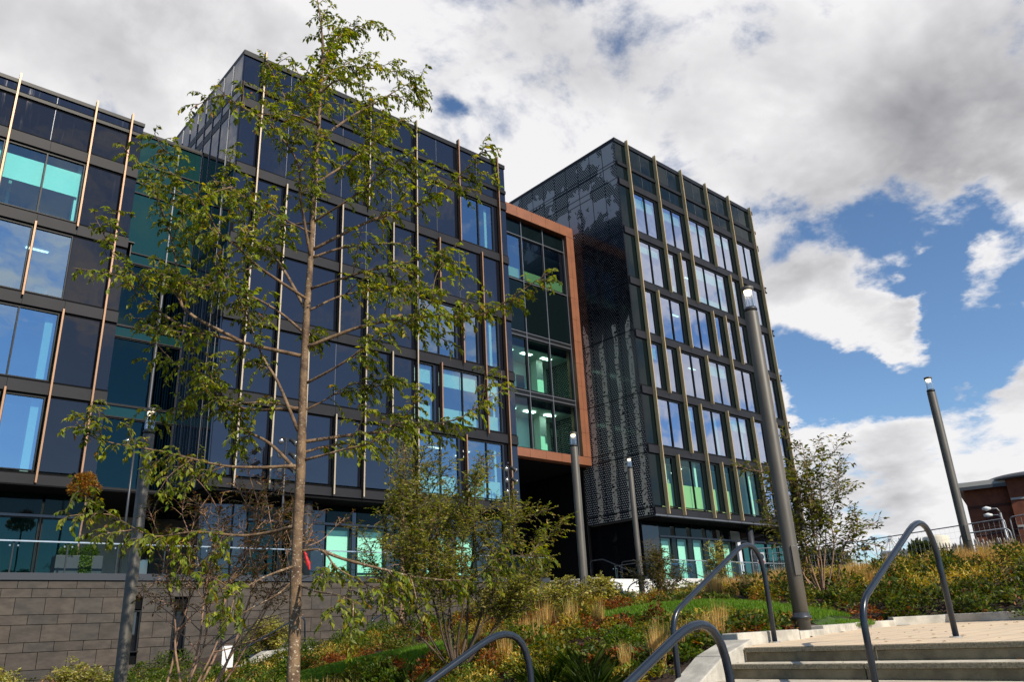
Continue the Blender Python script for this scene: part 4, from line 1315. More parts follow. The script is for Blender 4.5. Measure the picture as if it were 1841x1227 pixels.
# ------------------------------------------------------------------ vegetation helpers
GOLD = 2.399963
def leaf_mesh(name, P_, D_, N_, L_, Wd, C_, mat_, parent=None, fold=0.25, curl=0.0):
    """pointed leaves: base, two sides, tip, folded on the midrib"""
    n = len(P_)
    D_ = D_ / (np.linalg.norm(D_, axis=1, keepdims=True) + 1e-9)
    S_ = np.cross(D_, N_); S_ /= (np.linalg.norm(S_, axis=1, keepdims=True) + 1e-9)
    U_ = np.cross(S_, D_)
    L_ = L_[:, None]; Wd = Wd[:, None]
    base = P_; tip = P_ + D_ * L_ - U_ * L_ * curl
    mid = P_ + D_ * L_ * 0.45
    l = mid + S_ * Wd * 0.5 + U_ * Wd * fold; r = mid - S_ * Wd * 0.5 + U_ * Wd * fold
    V = np.stack([base, r, tip, l], 1).reshape(-1, 3)
    if parent is not None:
        o_ = origin(parent); V = V - np.array([o_.x, o_.y, o_.z])
    i4 = np.arange(n) * 4
    F = np.stack([i4, i4 + 1, i4 + 2, i4, i4 + 2, i4 + 3], 1).reshape(-1)
    me = bpy.data.meshes.new(name)
    me.vertices.add(len(V)); me.vertices.foreach_set('co', V.astype('f4').ravel())
    me.loops.add(len(F)); me.loops.foreach_set('vertex_index', F.astype('i4'))
    nf = len(F) // 3
    me.polygons.add(nf); me.polygons.foreach_set('loop_start', np.arange(nf, dtype='i4') * 3)
    me.materials.append(MATS[mat_])
    me.update(calc_edges=True)
    ca = me.color_attributes.new('col', 'FLOAT_COLOR', 'POINT')
    C4 = np.c_[np.repeat(C_, 4, axis=0), np.ones(n * 4)]
    ca.data.foreach_set('color', C4.astype('f4').ravel())
    o_ = bpy.data.objects.new(name, me); COL.objects.link(o_)
    if parent is not None: o_.parent = parent
    return o_


def pick(R, pal, n, jitter=0.18):
    """colours drawn from a palette [(rgb, weight)]"""
    w = np.array([p[1] for p in pal], float); w /= w.sum()
    c = np.array([p[0] for p in pal])[R.choice(len(pal), n, p=w)]
    return c * R.uniform(1 - jitter, 1 + jitter, (n, 1)) * R.uniform(1 - jitter * .4, 1 + jitter * .4, (n, 3))


def unit(v): return v / (np.linalg.norm(v, axis=-1, keepdims=True) + 1e-9)


def foliage(R, branches, twig_gap, twig_len, leaf_gap, leaf_len, wind, droop, start=0.25, up=0.35, spread=0.9, twist=0.55, clump=0.0, sub=True):
    """branches: list of polylines -> twigs (wood polylines) and leaf arrays"""
    twigs = []; LP = []; LD = []; LN = []; LL = []
    for bi, (pts, s0, dens) in enumerate(branches):
        q = np.array([tuple(p) for p in smooth_poly(pts, 5)])
        seg = np.linalg.norm(np.diff(q, axis=0), axis=1); cum = np.r_[0, np.cumsum(seg)]; L = cum[-1]
        t = L * s0; ph = R.uniform(0, 6.28)
        while t < L:
            i = min(np.searchsorted(cum, t) - 1, len(seg) - 1); i = max(i, 0)
            f = (t - cum[i]) / seg[i]; p = q[i] * (1 - f) + q[i + 1] * f
            tan = unit(q[i + 1] - q[i])
            a = unit(np.cross(tan, (0.1, 0.2, 1.0))); b_ = np.cross(a, tan)
            ph += GOLD + R.uniform(-.5, .5)
            side = a * math.cos(ph) + b_ * math.sin(ph)
            dirv = unit(tan * R.uniform(.35, .9) + side * spread * R.uniform(.5, 1.2) + np.array([0, 0, up]) * R.uniform(.0, 1.0) + wind * .3)
            frac = t / L
            Lt = twig_len * R.uniform(.45, 1.15) * (1.0 - .35 * frac)
            n = 5
            pl = [p]; dcur = dirv
            for k in range(1, n):
                dcur = unit(dcur + np.array([0, 0, -droop]) * k / n + wind * .25 * k / n + R.normal(0, .10, 3))
                pl.append(pl[-1] + dcur * Lt / (n - 1))
            twigs.append(np.array(pl))
            # leaves
            pl = np.array(pl)
            sg = np.linalg.norm(np.diff(pl, axis=0), axis=1); cm = np.r_[0, np.cumsum(sg)]
            u = leaf_gap * R.uniform(1, 2.5); s_ = 1
            while u < cm[-1]:
                j = min(np.searchsorted(cm, u) - 1, n - 2); j = max(j, 0)
                g = (u - cm[j]) / sg[j]; lp = pl[j] * (1 - g) + pl[j + 1] * g
                td = unit(pl[j + 1] - pl[j])
                sd_ = unit(np.cross(td, (0, 0, 1))) * s_
                ld = unit(td * .55 + sd_ * .75 + np.array([0, 0, -twist]) * R.uniform(.3, 1.5) + wind * .5 + R.normal(0, .25, 3))
                LP.append(lp); LD.append(ld); LN.append(unit(np.array([0, 0, 1.0]) + R.normal(0, .45, 3)))
                LL.append(leaf_len * (R.uniform(.5, 1.35) if R.random() < .85 else R.uniform(.3, .6)))
                s_ = -s_; u += leaf_gap * R.uniform(.6, 1.4)
            t += twig_gap * R.uniform(.55, 1.5) / dens
    return twigs, np.array(LP), np.array(LD), np.array(LN), np.array(LL)


NLEAF = []


def tree(name, label, base, limbs, branches, R, pal, bark, leafw, group=None, tw=dict(), crown_name='crown', min_r=.003, seg=9, twig_r=.004):
    root = thing(name, label, 'tree', base, group)
    m = MB()
    for pts, r0, r1 in limbs:
        q = smooth_poly(pts, 5); n = len(q)
        rr = [r0 + (r1 - r0) * (i / (n - 1)) ** .8 for i in range(n)]
        rr = [r * (1 + .10 * mnoise.noise((i * .7, r0 * 50, 3)) + .05 * mnoise.noise((i * 1.9, r0 * 50, 7))) for i, r in enumerate(rr)]
        m.tube(q, rr, seg if r0 > .02 else 6)
    m.build('trunk', bark, root, True)
    twigs, LP, LD, LN, LL = foliage(R, branches, **tw)
    m = MB()
    for t in twigs:
        m.tube(t, [twig_r * 1.2, twig_r, twig_r * .8, twig_r * .6, twig_r * .4][:len(t)], 3, False)
    m.build('twigs', bark if bark != 'flecked_bark' else 'bark_dark', root)
    C = pick(R, pal, len(LP), .24)
    sc = 2.2 if LL.mean() > .04 else 3.5
    C = C * np.clip(1 + .55 * np.array([mnoise.noise((p[0] * sc, p[1] * sc, p[2] * sc)) for p in LP]), .5, 1.6)[:, None]; NLEAF.append((name, len(LP)))
    leaf_mesh(crown_name, LP, LD, LN, LL, LL * leafw, C, 'leaf', root)
    return root


# ------------------------------------------------------------------ the near tree (limbs laid out one by one, twigs and leaves grown on them)
LIMBS = {
 'trunk':[(3.86,7.57,-0.64),(3.86,7.57,-0.2),(3.84,7.58,0.84),(3.84,7.58,1.69),(3.83,7.59,2.61),(3.83,7.59,3.53),(3.84,7.58,4.08),(3.85,7.58,5.04),(3.86,7.57,5.83),(3.87,7.57,7.1),(3.84,7.58,7.55),(3.78,7.61,8.0)],
 'L1':[(3.8,7.6,2.14),(3.63,7.78,2.69),(3.49,7.92,3.02),(3.31,8.06,3.56),(3.07,8.21,4.11),(2.92,8.32,4.47)],
 'L3':[(3.79,7.61,2.99),(3.28,8.0,3.16),(2.74,8.32,3.34),(2.45,8.52,3.58),(2.23,8.67,3.84),(2.0,8.82,4.32),(1.83,8.94,4.71)],
 'L4':[(3.22,7.86,3.11),(2.74,8.27,3.5),(2.69,8.45,3.9),(2.58,8.63,4.57),(2.39,8.82,5.19),(2.27,8.98,5.54)],
 'L5':[(3.8,7.6,1.72),(3.67,8.02,2.08),(3.43,8.38,2.34),(3.22,8.69,2.82),(3.07,8.95,3.0),(2.82,9.23,3.35)],
 'L6':[(3.8,7.6,1.76),(3.49,7.91,1.77),(3.2,8.15,1.81),(2.87,8.38,1.92),(2.64,8.55,1.99),(2.13,8.78,2.1),(1.92,8.92,2.33)],
 'L7':[(3.81,7.6,1.14),(3.7,7.91,1.11),(3.5,8.18,1.1),(3.13,8.5,1.16),(2.84,8.75,1.13),(2.65,8.95,1.24),(2.45,9.15,1.41),(2.28,9.32,1.56)],
 'L8':[(3.82,7.6,0.74),(3.39,7.24,0.62),(3.05,6.98,0.49),(2.84,6.7,0.42)],
 'L9':[(3.83,7.59,0.62),(3.69,7.63,0.48),(3.45,7.71,0.35),(3.34,7.74,0.28),(3.16,7.79,0.23)],
 'L10':[(3.8,7.6,2.39),(3.44,8.19,2.47),(3.21,8.58,2.74),(2.98,8.93,2.58),(2.67,9.28,2.59)],
 'L11':[(3.82,7.6,3.26),(3.59,7.82,3.55),(3.29,8.04,3.76),(2.92,8.26,3.81),(2.55,8.45,3.92),(2.14,8.63,3.87)],
 'L12':[(3.83,7.59,3.53),(3.66,8.05,4.29),(3.45,8.42,4.75),(3.32,8.72,5.4),(3.24,8.98,5.91)],
 'R1':[(3.85,7.58,2.67),(3.99,7.19,2.77),(4.14,6.86,2.92),(4.27,6.57,3.03),(4.46,6.23,3.21),(4.5,5.99,3.39)],
 'R2':[(3.84,7.58,2.36),(4.01,7.46,2.47),(4.29,7.27,2.67),(4.59,7.06,2.66)],
 'R3':[(3.86,7.57,1.82),(4.09,7.2,1.88),(4.34,6.87,1.96),(4.52,6.57,2.22),(4.56,6.38,2.41)],
 'R4':[(3.87,7.57,0.89),(4.02,7.39,0.88),(4.13,7.27,0.7),(4.32,7.09,0.55),(4.45,6.95,0.42),(4.43,6.9,0.22)],
 'R5':[(4.06,7.47,0.89),(4.25,7.28,0.78),(4.57,7.02,0.66),(4.83,6.79,0.57),(5.17,6.47,0.54),(5.4,6.23,0.72),(5.7,5.89,0.73)],
 'R6':[(3.87,7.57,0.56),(3.78,7.02,0.46),(3.76,6.58,0.4),(3.72,6.21,0.31)],
 'R7':[(3.84,7.58,3.09),(4.23,7.19,3.28),(4.48,6.9,3.33),(4.8,6.55,3.34),(5.11,6.2,3.29),(5.29,5.92,3.39),(5.43,5.66,3.53),(5.6,5.37,3.69)],
 'R8':[(3.85,7.58,4.3),(4.33,7.16,4.64),(4.75,6.76,4.82),(4.93,6.51,4.95),(5.04,6.32,5.1),(5.16,6.12,5.31),(5.21,5.97,5.43)],
 'R9':[(3.87,7.57,5.83),(4.48,7.75,6.59),(5.04,7.8,7.2),(5.59,7.79,7.8)],
 'R10':[(3.86,7.58,5.2),(4.53,7.66,5.95),(5.12,7.64,6.72)],
 'R11':[(3.84,7.58,3.8),(4.17,6.98,3.87),(4.48,6.46,3.89),(4.77,5.94,3.97)],
 'R12':[(3.86,7.57,2.02),(4.48,7.44,2.16),(4.92,7.32,2.22),(5.36,7.16,2.34),(5.63,7.1,2.43),(5.86,7.05,2.62),(6.14,6.94,2.8)],
 'R13':[(3.85,7.58,4.67),(4.08,7.01,4.85),(4.25,6.57,5.07),(4.36,6.18,5.13)],
 'R14':[(3.84,7.58,3.53),(4.26,7.5,3.81),(4.75,7.31,3.94),(5.13,7.16,3.98)],
 'LU1':[(3.85,7.58,4.16),(3.59,7.41,4.84),(3.46,7.25,5.16),(3.09,7.22,5.5),(2.71,7.19,5.57),(2.4,7.14,5.66)],
 'LU2':[(3.84,7.58,3.66),(3.2,7.54,3.89),(2.93,7.4,3.97),(2.65,7.29,4.03),(2.41,7.17,4.25),(2.14,7.06,4.38),(2.05,6.91,4.47)],
 'LU3':[(3.85,7.58,5.43),(3.88,8.01,6.08),(3.75,8.4,6.95),(3.61,8.75,7.71)],
 'LU4':[(3.85,7.58,4.52),(3.47,7.41,4.47),(3.05,7.35,4.5),(2.69,7.26,4.61)],
 'LU5':[(3.86,7.57,5.99),(3.58,7.24,6.08),(3.26,7.04,6.27)],
 'T1':[(3.86,7.57,6.93),(4.36,8.13,8.03),(5.03,8.35,8.88)],
 'T2':[(3.86,7.57,6.67),(4.39,7.92,7.43),(5.27,7.87,7.74)],
}
R = np.random.default_rng(7)
GREEN_T = [((.185, .235, .020), 4), ((.130, .175, .015), 4), ((.27, .295, .026), 3), ((.34, .31, .03), 1.3), ((.045, .065, .009), 2), ((.28, .16, .02), .25)]


def near_tree():
    tr = LIMBS['trunk']
    tr = [(tr[0][0], tr[0][1], -1.35), (3.865, 7.57, -0.95)] + tr[0:]
    limbs = [(tr, .088, .007)]
    branches = [(tr[8:], .15, .9)]
    for k, p in LIMBS.items():
        if k == 'trunk': continue
        L = sum((Vector(a) - Vector(b_)).length for a, b_ in zip(p[:-1], p[1:]))
        limbs.append((p, .0075 + .0052 * L, .003))
        branches.append((p, .75 if k in ('L8', 'L9', 'R6') else .30 if k[0] != 'T' else .1, .5 if k in ('L8', 'L9', 'R6') else 1.0))
        q = smooth_poly(p, 6); n = len(q)
        t = (.8 if k in ('L8', 'L9', 'R6') else .30) * L; cum = 0; side = 1
        for i in range(1, n):
            cum += (q[i] - q[i - 1]).length
            if cum > t:
                t += R.uniform(.20, .42)
                tan = (q[i] - q[i - 1]).normalized()
                ax = Vector(R.normal(0, 1, 3)); ax = (ax - tan * ax.dot(tan)).normalized()
                side = -side
                dv = (tan * .55 + ax * .8 + Vector((0, 0, .28))).normalized()
                ln = R.uniform(.35, .75) * (1.1 - .5 * cum / L)
                pts = [q[i]]
                for s_ in range(3):
                    dv = (dv + Vector(R.normal(0, .16, 3)) + Vector((.06, -.04, -.04))).normalized()
                    pts.append(pts[-1] + dv * ln / 3)
                pts = [tuple(v) for v in pts]
                limbs.append((pts, .008, .003)); branches.append((pts, .15, 1.0))
    # boughs reaching towards and away from the path, so the crown is round
    for k in range(13):
        z = 1.9 + k * .46; a = k * 2.4
        r = 1.35 * (1 - abs(z - 3.6) / 6.5)
        c = Vector((3.85, 7.58, z)); dv = Vector((math.cos(a) * .8, math.sin(a), .38)).normalized()
        if dv.x * .63 + dv.y * .77 < -.55: continue
        pts = [tuple(c + dv * r * f + Vector((0, 0, -.25 * f * f)) + Vector(R.normal(0, .05, 3)) * f) for f in (0, .33, .66, 1)]
        limbs.append((pts, .018, .004)); branches.append((pts, .3, 1.0))
    root = tree('ornamental_tree', 'slender young tree with flecked bark and sparse drooping leaves, nearest and tallest', (3.86, 7.57, -1.15), limbs, branches, R, GREEN_T, 'flecked_bark', .48,
                tw=dict(twig_gap=.052, twig_len=.30, leaf_gap=.0135, leaf_len=.067, wind=np.array([.28, -.22, -.12]), droop=.75, twist=.75, up=.25))
    return root


near_tree()
# red tag tied to the trunk
rt = thing('red_ribbon', 'small red ribbon tied to the trunk of the near tree', 'ribbon', (3.93, 7.48, .75))
m = MB()
for a, b_, w in (((3.905, 7.525, .86), (3.925, 7.50, .74), .026), ((3.915, 7.515, .83), (3.94, 7.485, .70), .024), ((3.90, 7.53, .88), (3.91, 7.52, .82), .022)):
    m.tube([a, tuple((np.array(a) + np.array(b_)) / 2 + np.array((.006, -.005, 0))), b_], [w * .3, w * .75, w * .4], 6)
m.build('ribbon_cloth', 'red_cloth', rt)


def stems(base, tops, R, r0, wob=.08, split=True):
    limbs = []; br = []
    b0 = Vector(base)
    for tp in tops:
        tp = Vector(tp); pts = []
        for f in (0, .2, .4, .6, .8, 1.0):
            hor = f ** .8
            p = Vector((b0.x + (tp.x - b0.x) * hor, b0.y + (tp.y - b0.y) * hor, b0.z + (tp.z - b0.z) * f))
            pts.append(tuple(p + Vector(R.normal(0, wob, 3)) * (f * (1.2 - f)) * 2))
        limbs.append((pts, r0 * R.uniform(.7, 1.1), .004)); br.append((pts, .38, 1.0))
        if split:
            q = smooth_poly(pts, 5)
            for i in range(int(len(q) * .35), len(q) - 2, 2):
                tan = (q[i] - q[i - 1]).normalized(); ax = Vector(R.normal(0, 1, 3)); ax = (ax - tan * ax.dot(tan)).normalized()
                dv = (tan * .75 + ax * .75).normalized(); ln = (tp - b0).length * R.uniform(.16, .30)
                p2 = [q[i]]
                for s_ in range(3):
                    dv = (dv + Vector(R.normal(0, .15, 3))).normalized(); p2.append(p2[-1] + dv * ln / 3)
                p2 = [tuple(v) for v in p2]
                limbs.append((p2, r0 * .4, .003)); br.append((p2, .15, 1.0))
    return limbs, br


# multi stemmed shrub in front of the middle block
R = np.random.default_rng(21)
b0 = (7.94, 10.30, gz(7.94, 10.3) - .05)
tops = [(7.94 + 1.35 * math.cos(a) * f, 10.3 + 1.35 * math.sin(a) * f, h) for a, f, h in
        [(0.2, .5, 2.45), (1.0, .8, 2.0), (1.9, .65, 2.5), (2.5, .9, 2.0), (3.1, .55, 2.75), (3.7, .9, 1.9), (4.4, .5, 2.3), (5.2, .8, 1.7), (5.7, .7, 1.9), (5.5, 1.0, 1.2), (2.3, .3, 2.7), (2.4, 1.0, 1.3), (5.9, 1.15, 1.5)]]
li, br = stems(b0, tops, R, .026)
tree('multi_stem_shrub', 'dense rounded olive green shrub tree on many thin stems, right of the near tree', b0, li, br, R,
     [((.19, .215, .028), 4), ((.12, .145, .020), 4), ((.29, .29, .05), 2.5), ((.42, .37, .13), 1.3), ((.19, .12, .035), .8)], 'bark_dark', .46,
     tw=dict(twig_gap=.030, twig_len=.32, leaf_gap=.0175, leaf_len=.062, wind=np.array([.1, -.08, .02]), droop=.15, twist=.2, up=.5))

# slender feathery tree behind it
R = np.random.default_rng(22)
b0 = (12.25, 18.2, gz(12.25, 18.2) - .05)
trk = [b0, (12.27, 18.18, 1.5), (12.3, 18.2, 3.2), (12.34, 18.17, 4.6), (12.36, 18.2, 5.7)]
li = [(trk, .085, .012)]; br = [(trk[1:], .25, 1.2)]
for k in range(26):
    z = 1.7 + k * .15; a = k * GOLD; r = R.uniform(.5, 1.0) * (1.0 - max(0, z - 3) / 5)
    c = Vector((12.3, 18.19, z)); dv = Vector((math.cos(a), math.sin(a), .35)).normalized()
    pts = [tuple(c + dv * r * f + Vector((0, 0, -.35 * f * f))) for f in (0, .33, .66, 1)]
    li.append((pts, .014, .004)); br.append((pts, .2, 1.0))
tree('feathery_tree', 'slender feathery yellow green tree half hidden behind the rounded shrub', b0, li, br, R,
     [((.15, .165, .018), 4), ((.11, .125, .014), 3), ((.22, .20, .025), 2)], 'bark_pink', .26,
     tw=dict(twig_gap=.055, twig_len=.42, leaf_gap=.020, leaf_len=.095, wind=np.array([.15, -.1, -.1]), droop=.9, twist=.9, up=.1))

# bare legged multi stem at left with russet twigs
R = np.random.default_rng(23)
b0 = (3.75, 10.25, gz(3.75, 10.25) - .05)
tops = [(3.55, 10.4, 1.45), (3.75, 10.3, 1.7), (4.05, 10.1, 1.85), (4.4, 9.95, 1.9), (4.8, 9.7, 1.75), (4.25, 10.4, 1.7), (4.95, 9.9, 1.45), (4.65, 10.2, 1.9), (5.1, 9.6, 1.5)]
li, br = stems(b0, tops, R, .022, .10)
br = [(p, .62, d_) for p, s_, d_ in br if max(v[2] for v in p) > .55]
tree('russet_shrub', 'thin bare stemmed shrub with russet and green leaves left of the near trunk', b0, li, br, R,
     [((.12, .085, .022), 4), ((.16, .075, .025), 3), ((.10, .12, .018), 4), ((.24, .13, .035), 1.5)], 'bark_pink', .40,
     tw=dict(twig_gap=.026, twig_len=.30, leaf_gap=.020, leaf_len=.050, wind=np.array([.1, -.08, .0]), droop=.2, twist=.3, up=.4))

# young tree at the right end of the right block
R = np.random.default_rng(24)
b0 = (15.03, 7.94, gz(15.03, 7.94) - .05)
tops = [(14.6, 8.75, 2.3), (14.75, 8.45, 3.0), (14.95, 8.15, 2.9), (15.1, 7.85, 3.4), (15.3, 7.55, 3.2), (15.25, 7.2, 2.8), (15.45, 7.1, 1.9), (14.8, 8.3, 1.6), (15.0, 7.7, 2.6)]
li, br = stems(b0, tops, R, .022, .07)
tree('young_tree', 'young multi stemmed tree with dark leaves against the sky, beside the tallest lamp post', b0, li, br, R,
     [((.10, .125, .018), 5), ((.07, .088, .014), 4), ((.18, .185, .03), 2), ((.26, .23, .04), .8)], 'bark_pink', .50,
     tw=dict(twig_gap=.038, twig_len=.30, leaf_gap=.028, leaf_len=.090, wind=np.array([.1, -.1, .05]), droop=.15, twist=.3, up=.5))

# small upright shrubs in the bank
def bush(name, label, x, y, h, w, n, leaf, pal, seed, group=None, bark='bark_dark', st=7):
    R = np.random.default_rng(seed)
    z0 = gz(x, y) - .03; b0 = (x, y, z0)
    tops = [(x + w * math.cos(a) * f, y + w * math.sin(a) * f, z0 + h * (1.05 - .45 * f)) for a, f in zip(R.uniform(0, 6.28, st), R.uniform(.15, 1, st))]
    li, br = stems(b0, tops, R, .014, .04, True)
    br = [(p, .25, d_) for p, s_, d_ in br]
    return tree(name, label, b0, li, br, R, pal, bark, .45, group, tw=dict(twig_gap=h * .04, twig_len=h * .22, leaf_gap=leaf * .26, leaf_len=leaf * 1.1, wind=np.array([0., 0, .02]), droop=.1, twist=.2, up=.6))


PAL_Y = [((.40, .37, .08), 3), ((.26, .26, .045), 3), ((.52, .48, .20), 2.5), ((.16, .18, .03), 1.5)]
PAL_O = [((.085, .085, .018), 4), ((.14, .12, .025), 3), ((.20, .15, .05), 2), ((.05, .06, .012), 3)]
bush('upright_shrub', 'upright olive shrub at the foot of the lamp post before the birch printed wall', 17.1, 13.5, 1.35, .75, 0, .055, PAL_O, 31, st=11)
bush('upright_shrub', 'small yellow green sapling before the pale blinds of the right block', 19.6, 13.2, 1.5, .30, 0, .06, PAL_Y, 32, st=5)
G5 = 'pale yellow shrubs in the planted bank'
def yellow(label, x, y, h, w, seed): bush('variegated_shrub', label, x, y, h, w, 0, .085, PAL_Y, seed, G5, st=17)


yellow('pale yellow shrub left of the bridge lamp post, the leftmost of its row', 12.6, 14.9, .75, .60, 41)
yellow('pale yellow shrub left of the bridge lamp post, second of its row', 13.4, 14.5, .85, .65, 42)
yellow('pale yellow shrub left of the bridge lamp post, third of its row', 14.3, 14.2, .85, .65, 43)
yellow('pale yellow shrub touching the foot of the bridge lamp post', 15.2, 13.9, .80, .60, 44)
yellow('pale yellow shrub before the stone wall, in the bottom left corner', 3.7, 20.5, .95, .95, 45)
yellow('pale yellow shrub before the stone wall, second from the bottom left corner', 5.5, 21.5, .85, .9, 46)
yellow('pale yellow shrub behind the small pale steps, beside the near trunk', 12.9, 27.2, 1.25, .8, 47)

# ------------------------------------------------------------------ planter with the orange topped standard tree
pl = thing('planter', 'grey box planter with two clipped green balls on the terrace', 'planter', (7.75, 32.0, 2.4))
m = MB(); m.box(6.98, 8.52, 31.75, 32.35, 2.42, 3.34); m.build('box', 'planter_grey', pl, bevel=.015)
MB().box(7.03, 8.47, 31.80, 32.30, 3.26, 3.30).build('planting_soil', 'soil', pl)
R = np.random.default_rng(51)
def ball(name, c, r, n, pal, parent, leaf, squash=1.0, R=R, matn='leaf'):
    u = unit(R.normal(0, 1, (n, 3))); rad = r * R.uniform(.55, 1.05, (n, 1))
    P_ = np.array(c) + u * rad * np.array([1, 1, squash])
    return leaf_mesh(name, P_, u + R.normal(0, .6, (n, 3)), unit(u + R.normal(0, .5, (n, 3))), leaf * R.uniform(.7, 1.3, n), leaf * .5 * R.uniform(.8, 1.2, n), pick(R, pal, n), matn, parent)
PAL_B = [((.06, .12, .012), 3), ((.10, .16, .02), 2), ((.035, .07, .01), 2)]
ball('clipped_ball', (7.42, 31.98, 3.48), .30, 1500, PAL_B, pl, .06, .8)
ball('clipped_ball', (8.08, 31.98, 3.48), .30, 1500, PAL_B, pl, .06, .8)
n = 600
P_ = np.c_[R.uniform(7.75, 8.15, n), R.uniform(31.68, 31.75, n), 3.35 - R.uniform(0, 1, n) ** 1.3 * .8]
leaf_mesh('trailing_ivy', P_, R.normal(0, .5, (n, 3)) + np.array([0, -.2, -1]), unit(R.normal(0, .4, (n, 3)) + np.array([0, -1, .2])), R.uniform(.05, .09, n), R.uniform(.03, .05, n), pick(R, PAL_B, n), 'leaf', pl)
ot = thing('standard_tree', 'small thin trunked tree with an orange brown head standing in the grey planter', 'tree', (7.7, 32.0, 3.3))
MB().tube(smooth_poly([(7.70, 32.0, 3.2), (7.70, 32.0, 4.2), (7.74, 32.0, 5.1), (7.72, 32.0, 5.95)], 4), .032, 8).build('trunk', 'bark_pink', ot, True)
for k_, (dx, dz, r_) in enumerate(((0, 0, .40), (-.28, -.12, .27), (.25, -.10, .28), (.05, .27, .27), (-.2, .22, .22))):
    ball('crown', (7.66 + dx, 32.0 + .1 * (k_ % 2), 5.85 + dz), r_, 420, [((.30, .13, .02), 4), ((.40, .21, .03), 3), ((.18, .07, .015), 2), ((.24, .21, .03), 2)], ot, .10, .9)

# ------------------------------------------------------------------ white sign board by the path
sg = thing('sign_board', 'small blank white board on a stake by the small pale steps', 'sign', (9.55, 22.7, -.7))
MB().box(9.42, 9.74, 22.68, 22.70, -.50, .06).build('board', 'white_paint', sg, bevel=.004)
MB().box(9.55, 9.60, 22.705, 22.74, -1.0, -.06).build('stake', 'paling_wood', sg)

# ------------------------------------------------------------------ planted bank: lawn, ground cover, clumps
def ell(x, y, cx, cy, rx, ry, a=0.0):
    dx = x - cx; dy = y - cy; c, s = math.cos(a), math.sin(a)
    u = (dx * c + dy * s) / rx; v = (-dx * s + dy * c) / ry
    return u * u + v * v


LAWNS = [(8.7, 12.9, 2.5, 1.35, -.6), (12.3, 8.75, 1.0, 2.7, .25)]
def on_lawn(x, y, k=1.0):
    r = np.zeros(np.shape(x), bool)
    for l in LAWNS: r |= ell(x, y, *l) < k
    return r
def bare(x, y):
    """hard surfaces, walls and water-free ground where nothing is planted"""
    b_ = in_poly(x, y, [(p[0], p[1] + (.32 if p[1] > 3 else 0)) for p in LAND]) | in_poly(x, y, [(1.5, -9), (1.5, 6.0), (8.4, 6.0), (8.4, -9)]) | (np.asarray(y) > 30.4)
    b_ |= in_poly(x, y, [(10.8, 25.3), (15, 25.3), (15, 28.4), (10.8, 28.6)])
    b_ |= in_poly(x, y, [(27, 23.0), (38, 22.5), (38, 31), (29.5, 31)])
    b_ |= in_poly(x, y, [(13.2, -9), (13.2, 1.0), (13.5, 3.2), (14.2, 4.5), (14.75, 5.6), (14.1, 6.4), (13.2, 6.4), (12, 1)])
    return b_


R = np.random.default_rng(61)
m = MB()
for l in LAWNS:
    cx, cy, rx, ry, a = l; c, s = math.cos(a), math.sin(a)
    ring = []
    nr, na = 8, 48
    pts = [[(cx, cy)]]
    for i in range(1, nr + 1):
        pts.append([(cx + rx * i / nr * math.cos(t) * c - ry * i / nr * math.sin(t) * s, cy + rx * i / nr * math.cos(t) * s + ry * i / nr * math.sin(t) * c) for t in np.linspace(0, 2 * math.pi, na, endpoint=False)])
    flat = [p for r_ in pts for p in r_]
    zz_ = ground_z([p[0] for p in flat], [p[1] for p in flat])
    k = len(m.v)
    for (p, z_) in zip(flat, zz_):
        e = ell(p[0], p[1], *l)
        m.v.append((p[0], p[1], z_ + .035 + .13 * (1 - e)))
    for j in range(na): m.f.append((k, k + 1 + j, k + 1 + (j + 1) % na)); m.mi.append(0)
    for i in range(1, nr):
        for j in range(na):
            a0 = k + 1 + (i - 1) * na; b0 = a0 + na
            m.f.append((a0 + j, b0 + j, b0 + (j + 1) % na, a0 + (j + 1) % na)); m.mi.append(0)
o = m.build('lawn', 'lawn_base', None, True); tag(o, kind='structure')
# lawn blades
xs = []; ys = []
for l, n in zip(LAWNS, (26000, 22000)):
    t = R.uniform(0, 6.283, n); r = np.sqrt(R.uniform(0, 1, n)) * 1.02
    c, s = math.cos(l[4]), math.sin(l[4]); u = l[2] * r * np.cos(t); v = l[3] * r * np.sin(t)
    xs.append(l[0] + u * c - v * s); ys.append(l[1] + u * s + v * c)
xs = np.concatenate(xs); ys = np.concatenate(ys)
e = np.minimum(ell(xs, ys, *LAWNS[0]), ell(xs, ys, *LAWNS[1])); n = len(xs)
P_ = np.c_[xs, ys, ground_z(xs, ys) + .03 + .13 * np.clip(1 - e, 0, 1)]
o = leaf_mesh('lawn_grass', P_, np.c_[R.normal(0, .35, (n, 2)), np.ones(n)], unit(np.c_[R.normal(0, 1, (n, 2)), np.zeros(n)]), R.uniform(.05, .11, n), R.uniform(.007, .014, n),
              pick(R, [((.12, .25, .018), 3), ((.17, .31, .028), 2), ((.08, .16, .016), 2), ((.25, .30, .05), .6)], n), 'leaf')
tag(o, kind='stuff')

# low ground cover leaves over the whole bank
def scatter(n, r0, r1, R, p=0.0):
    """points in the wedge of ground the bank occupies, denser nearby"""
    az = R.uniform(RAD(3), RAD(86), n); u = R.uniform(0, 1, n)
    r = r0 + (r1 - r0) * u ** (1 + p)
    return r * np.sin(az), r * np.cos(az)


def nz(x, y, s, o_): return np.array([mnoise.noise((a * s, b_ * s, o_)) for a, b_ in zip(x, y)])


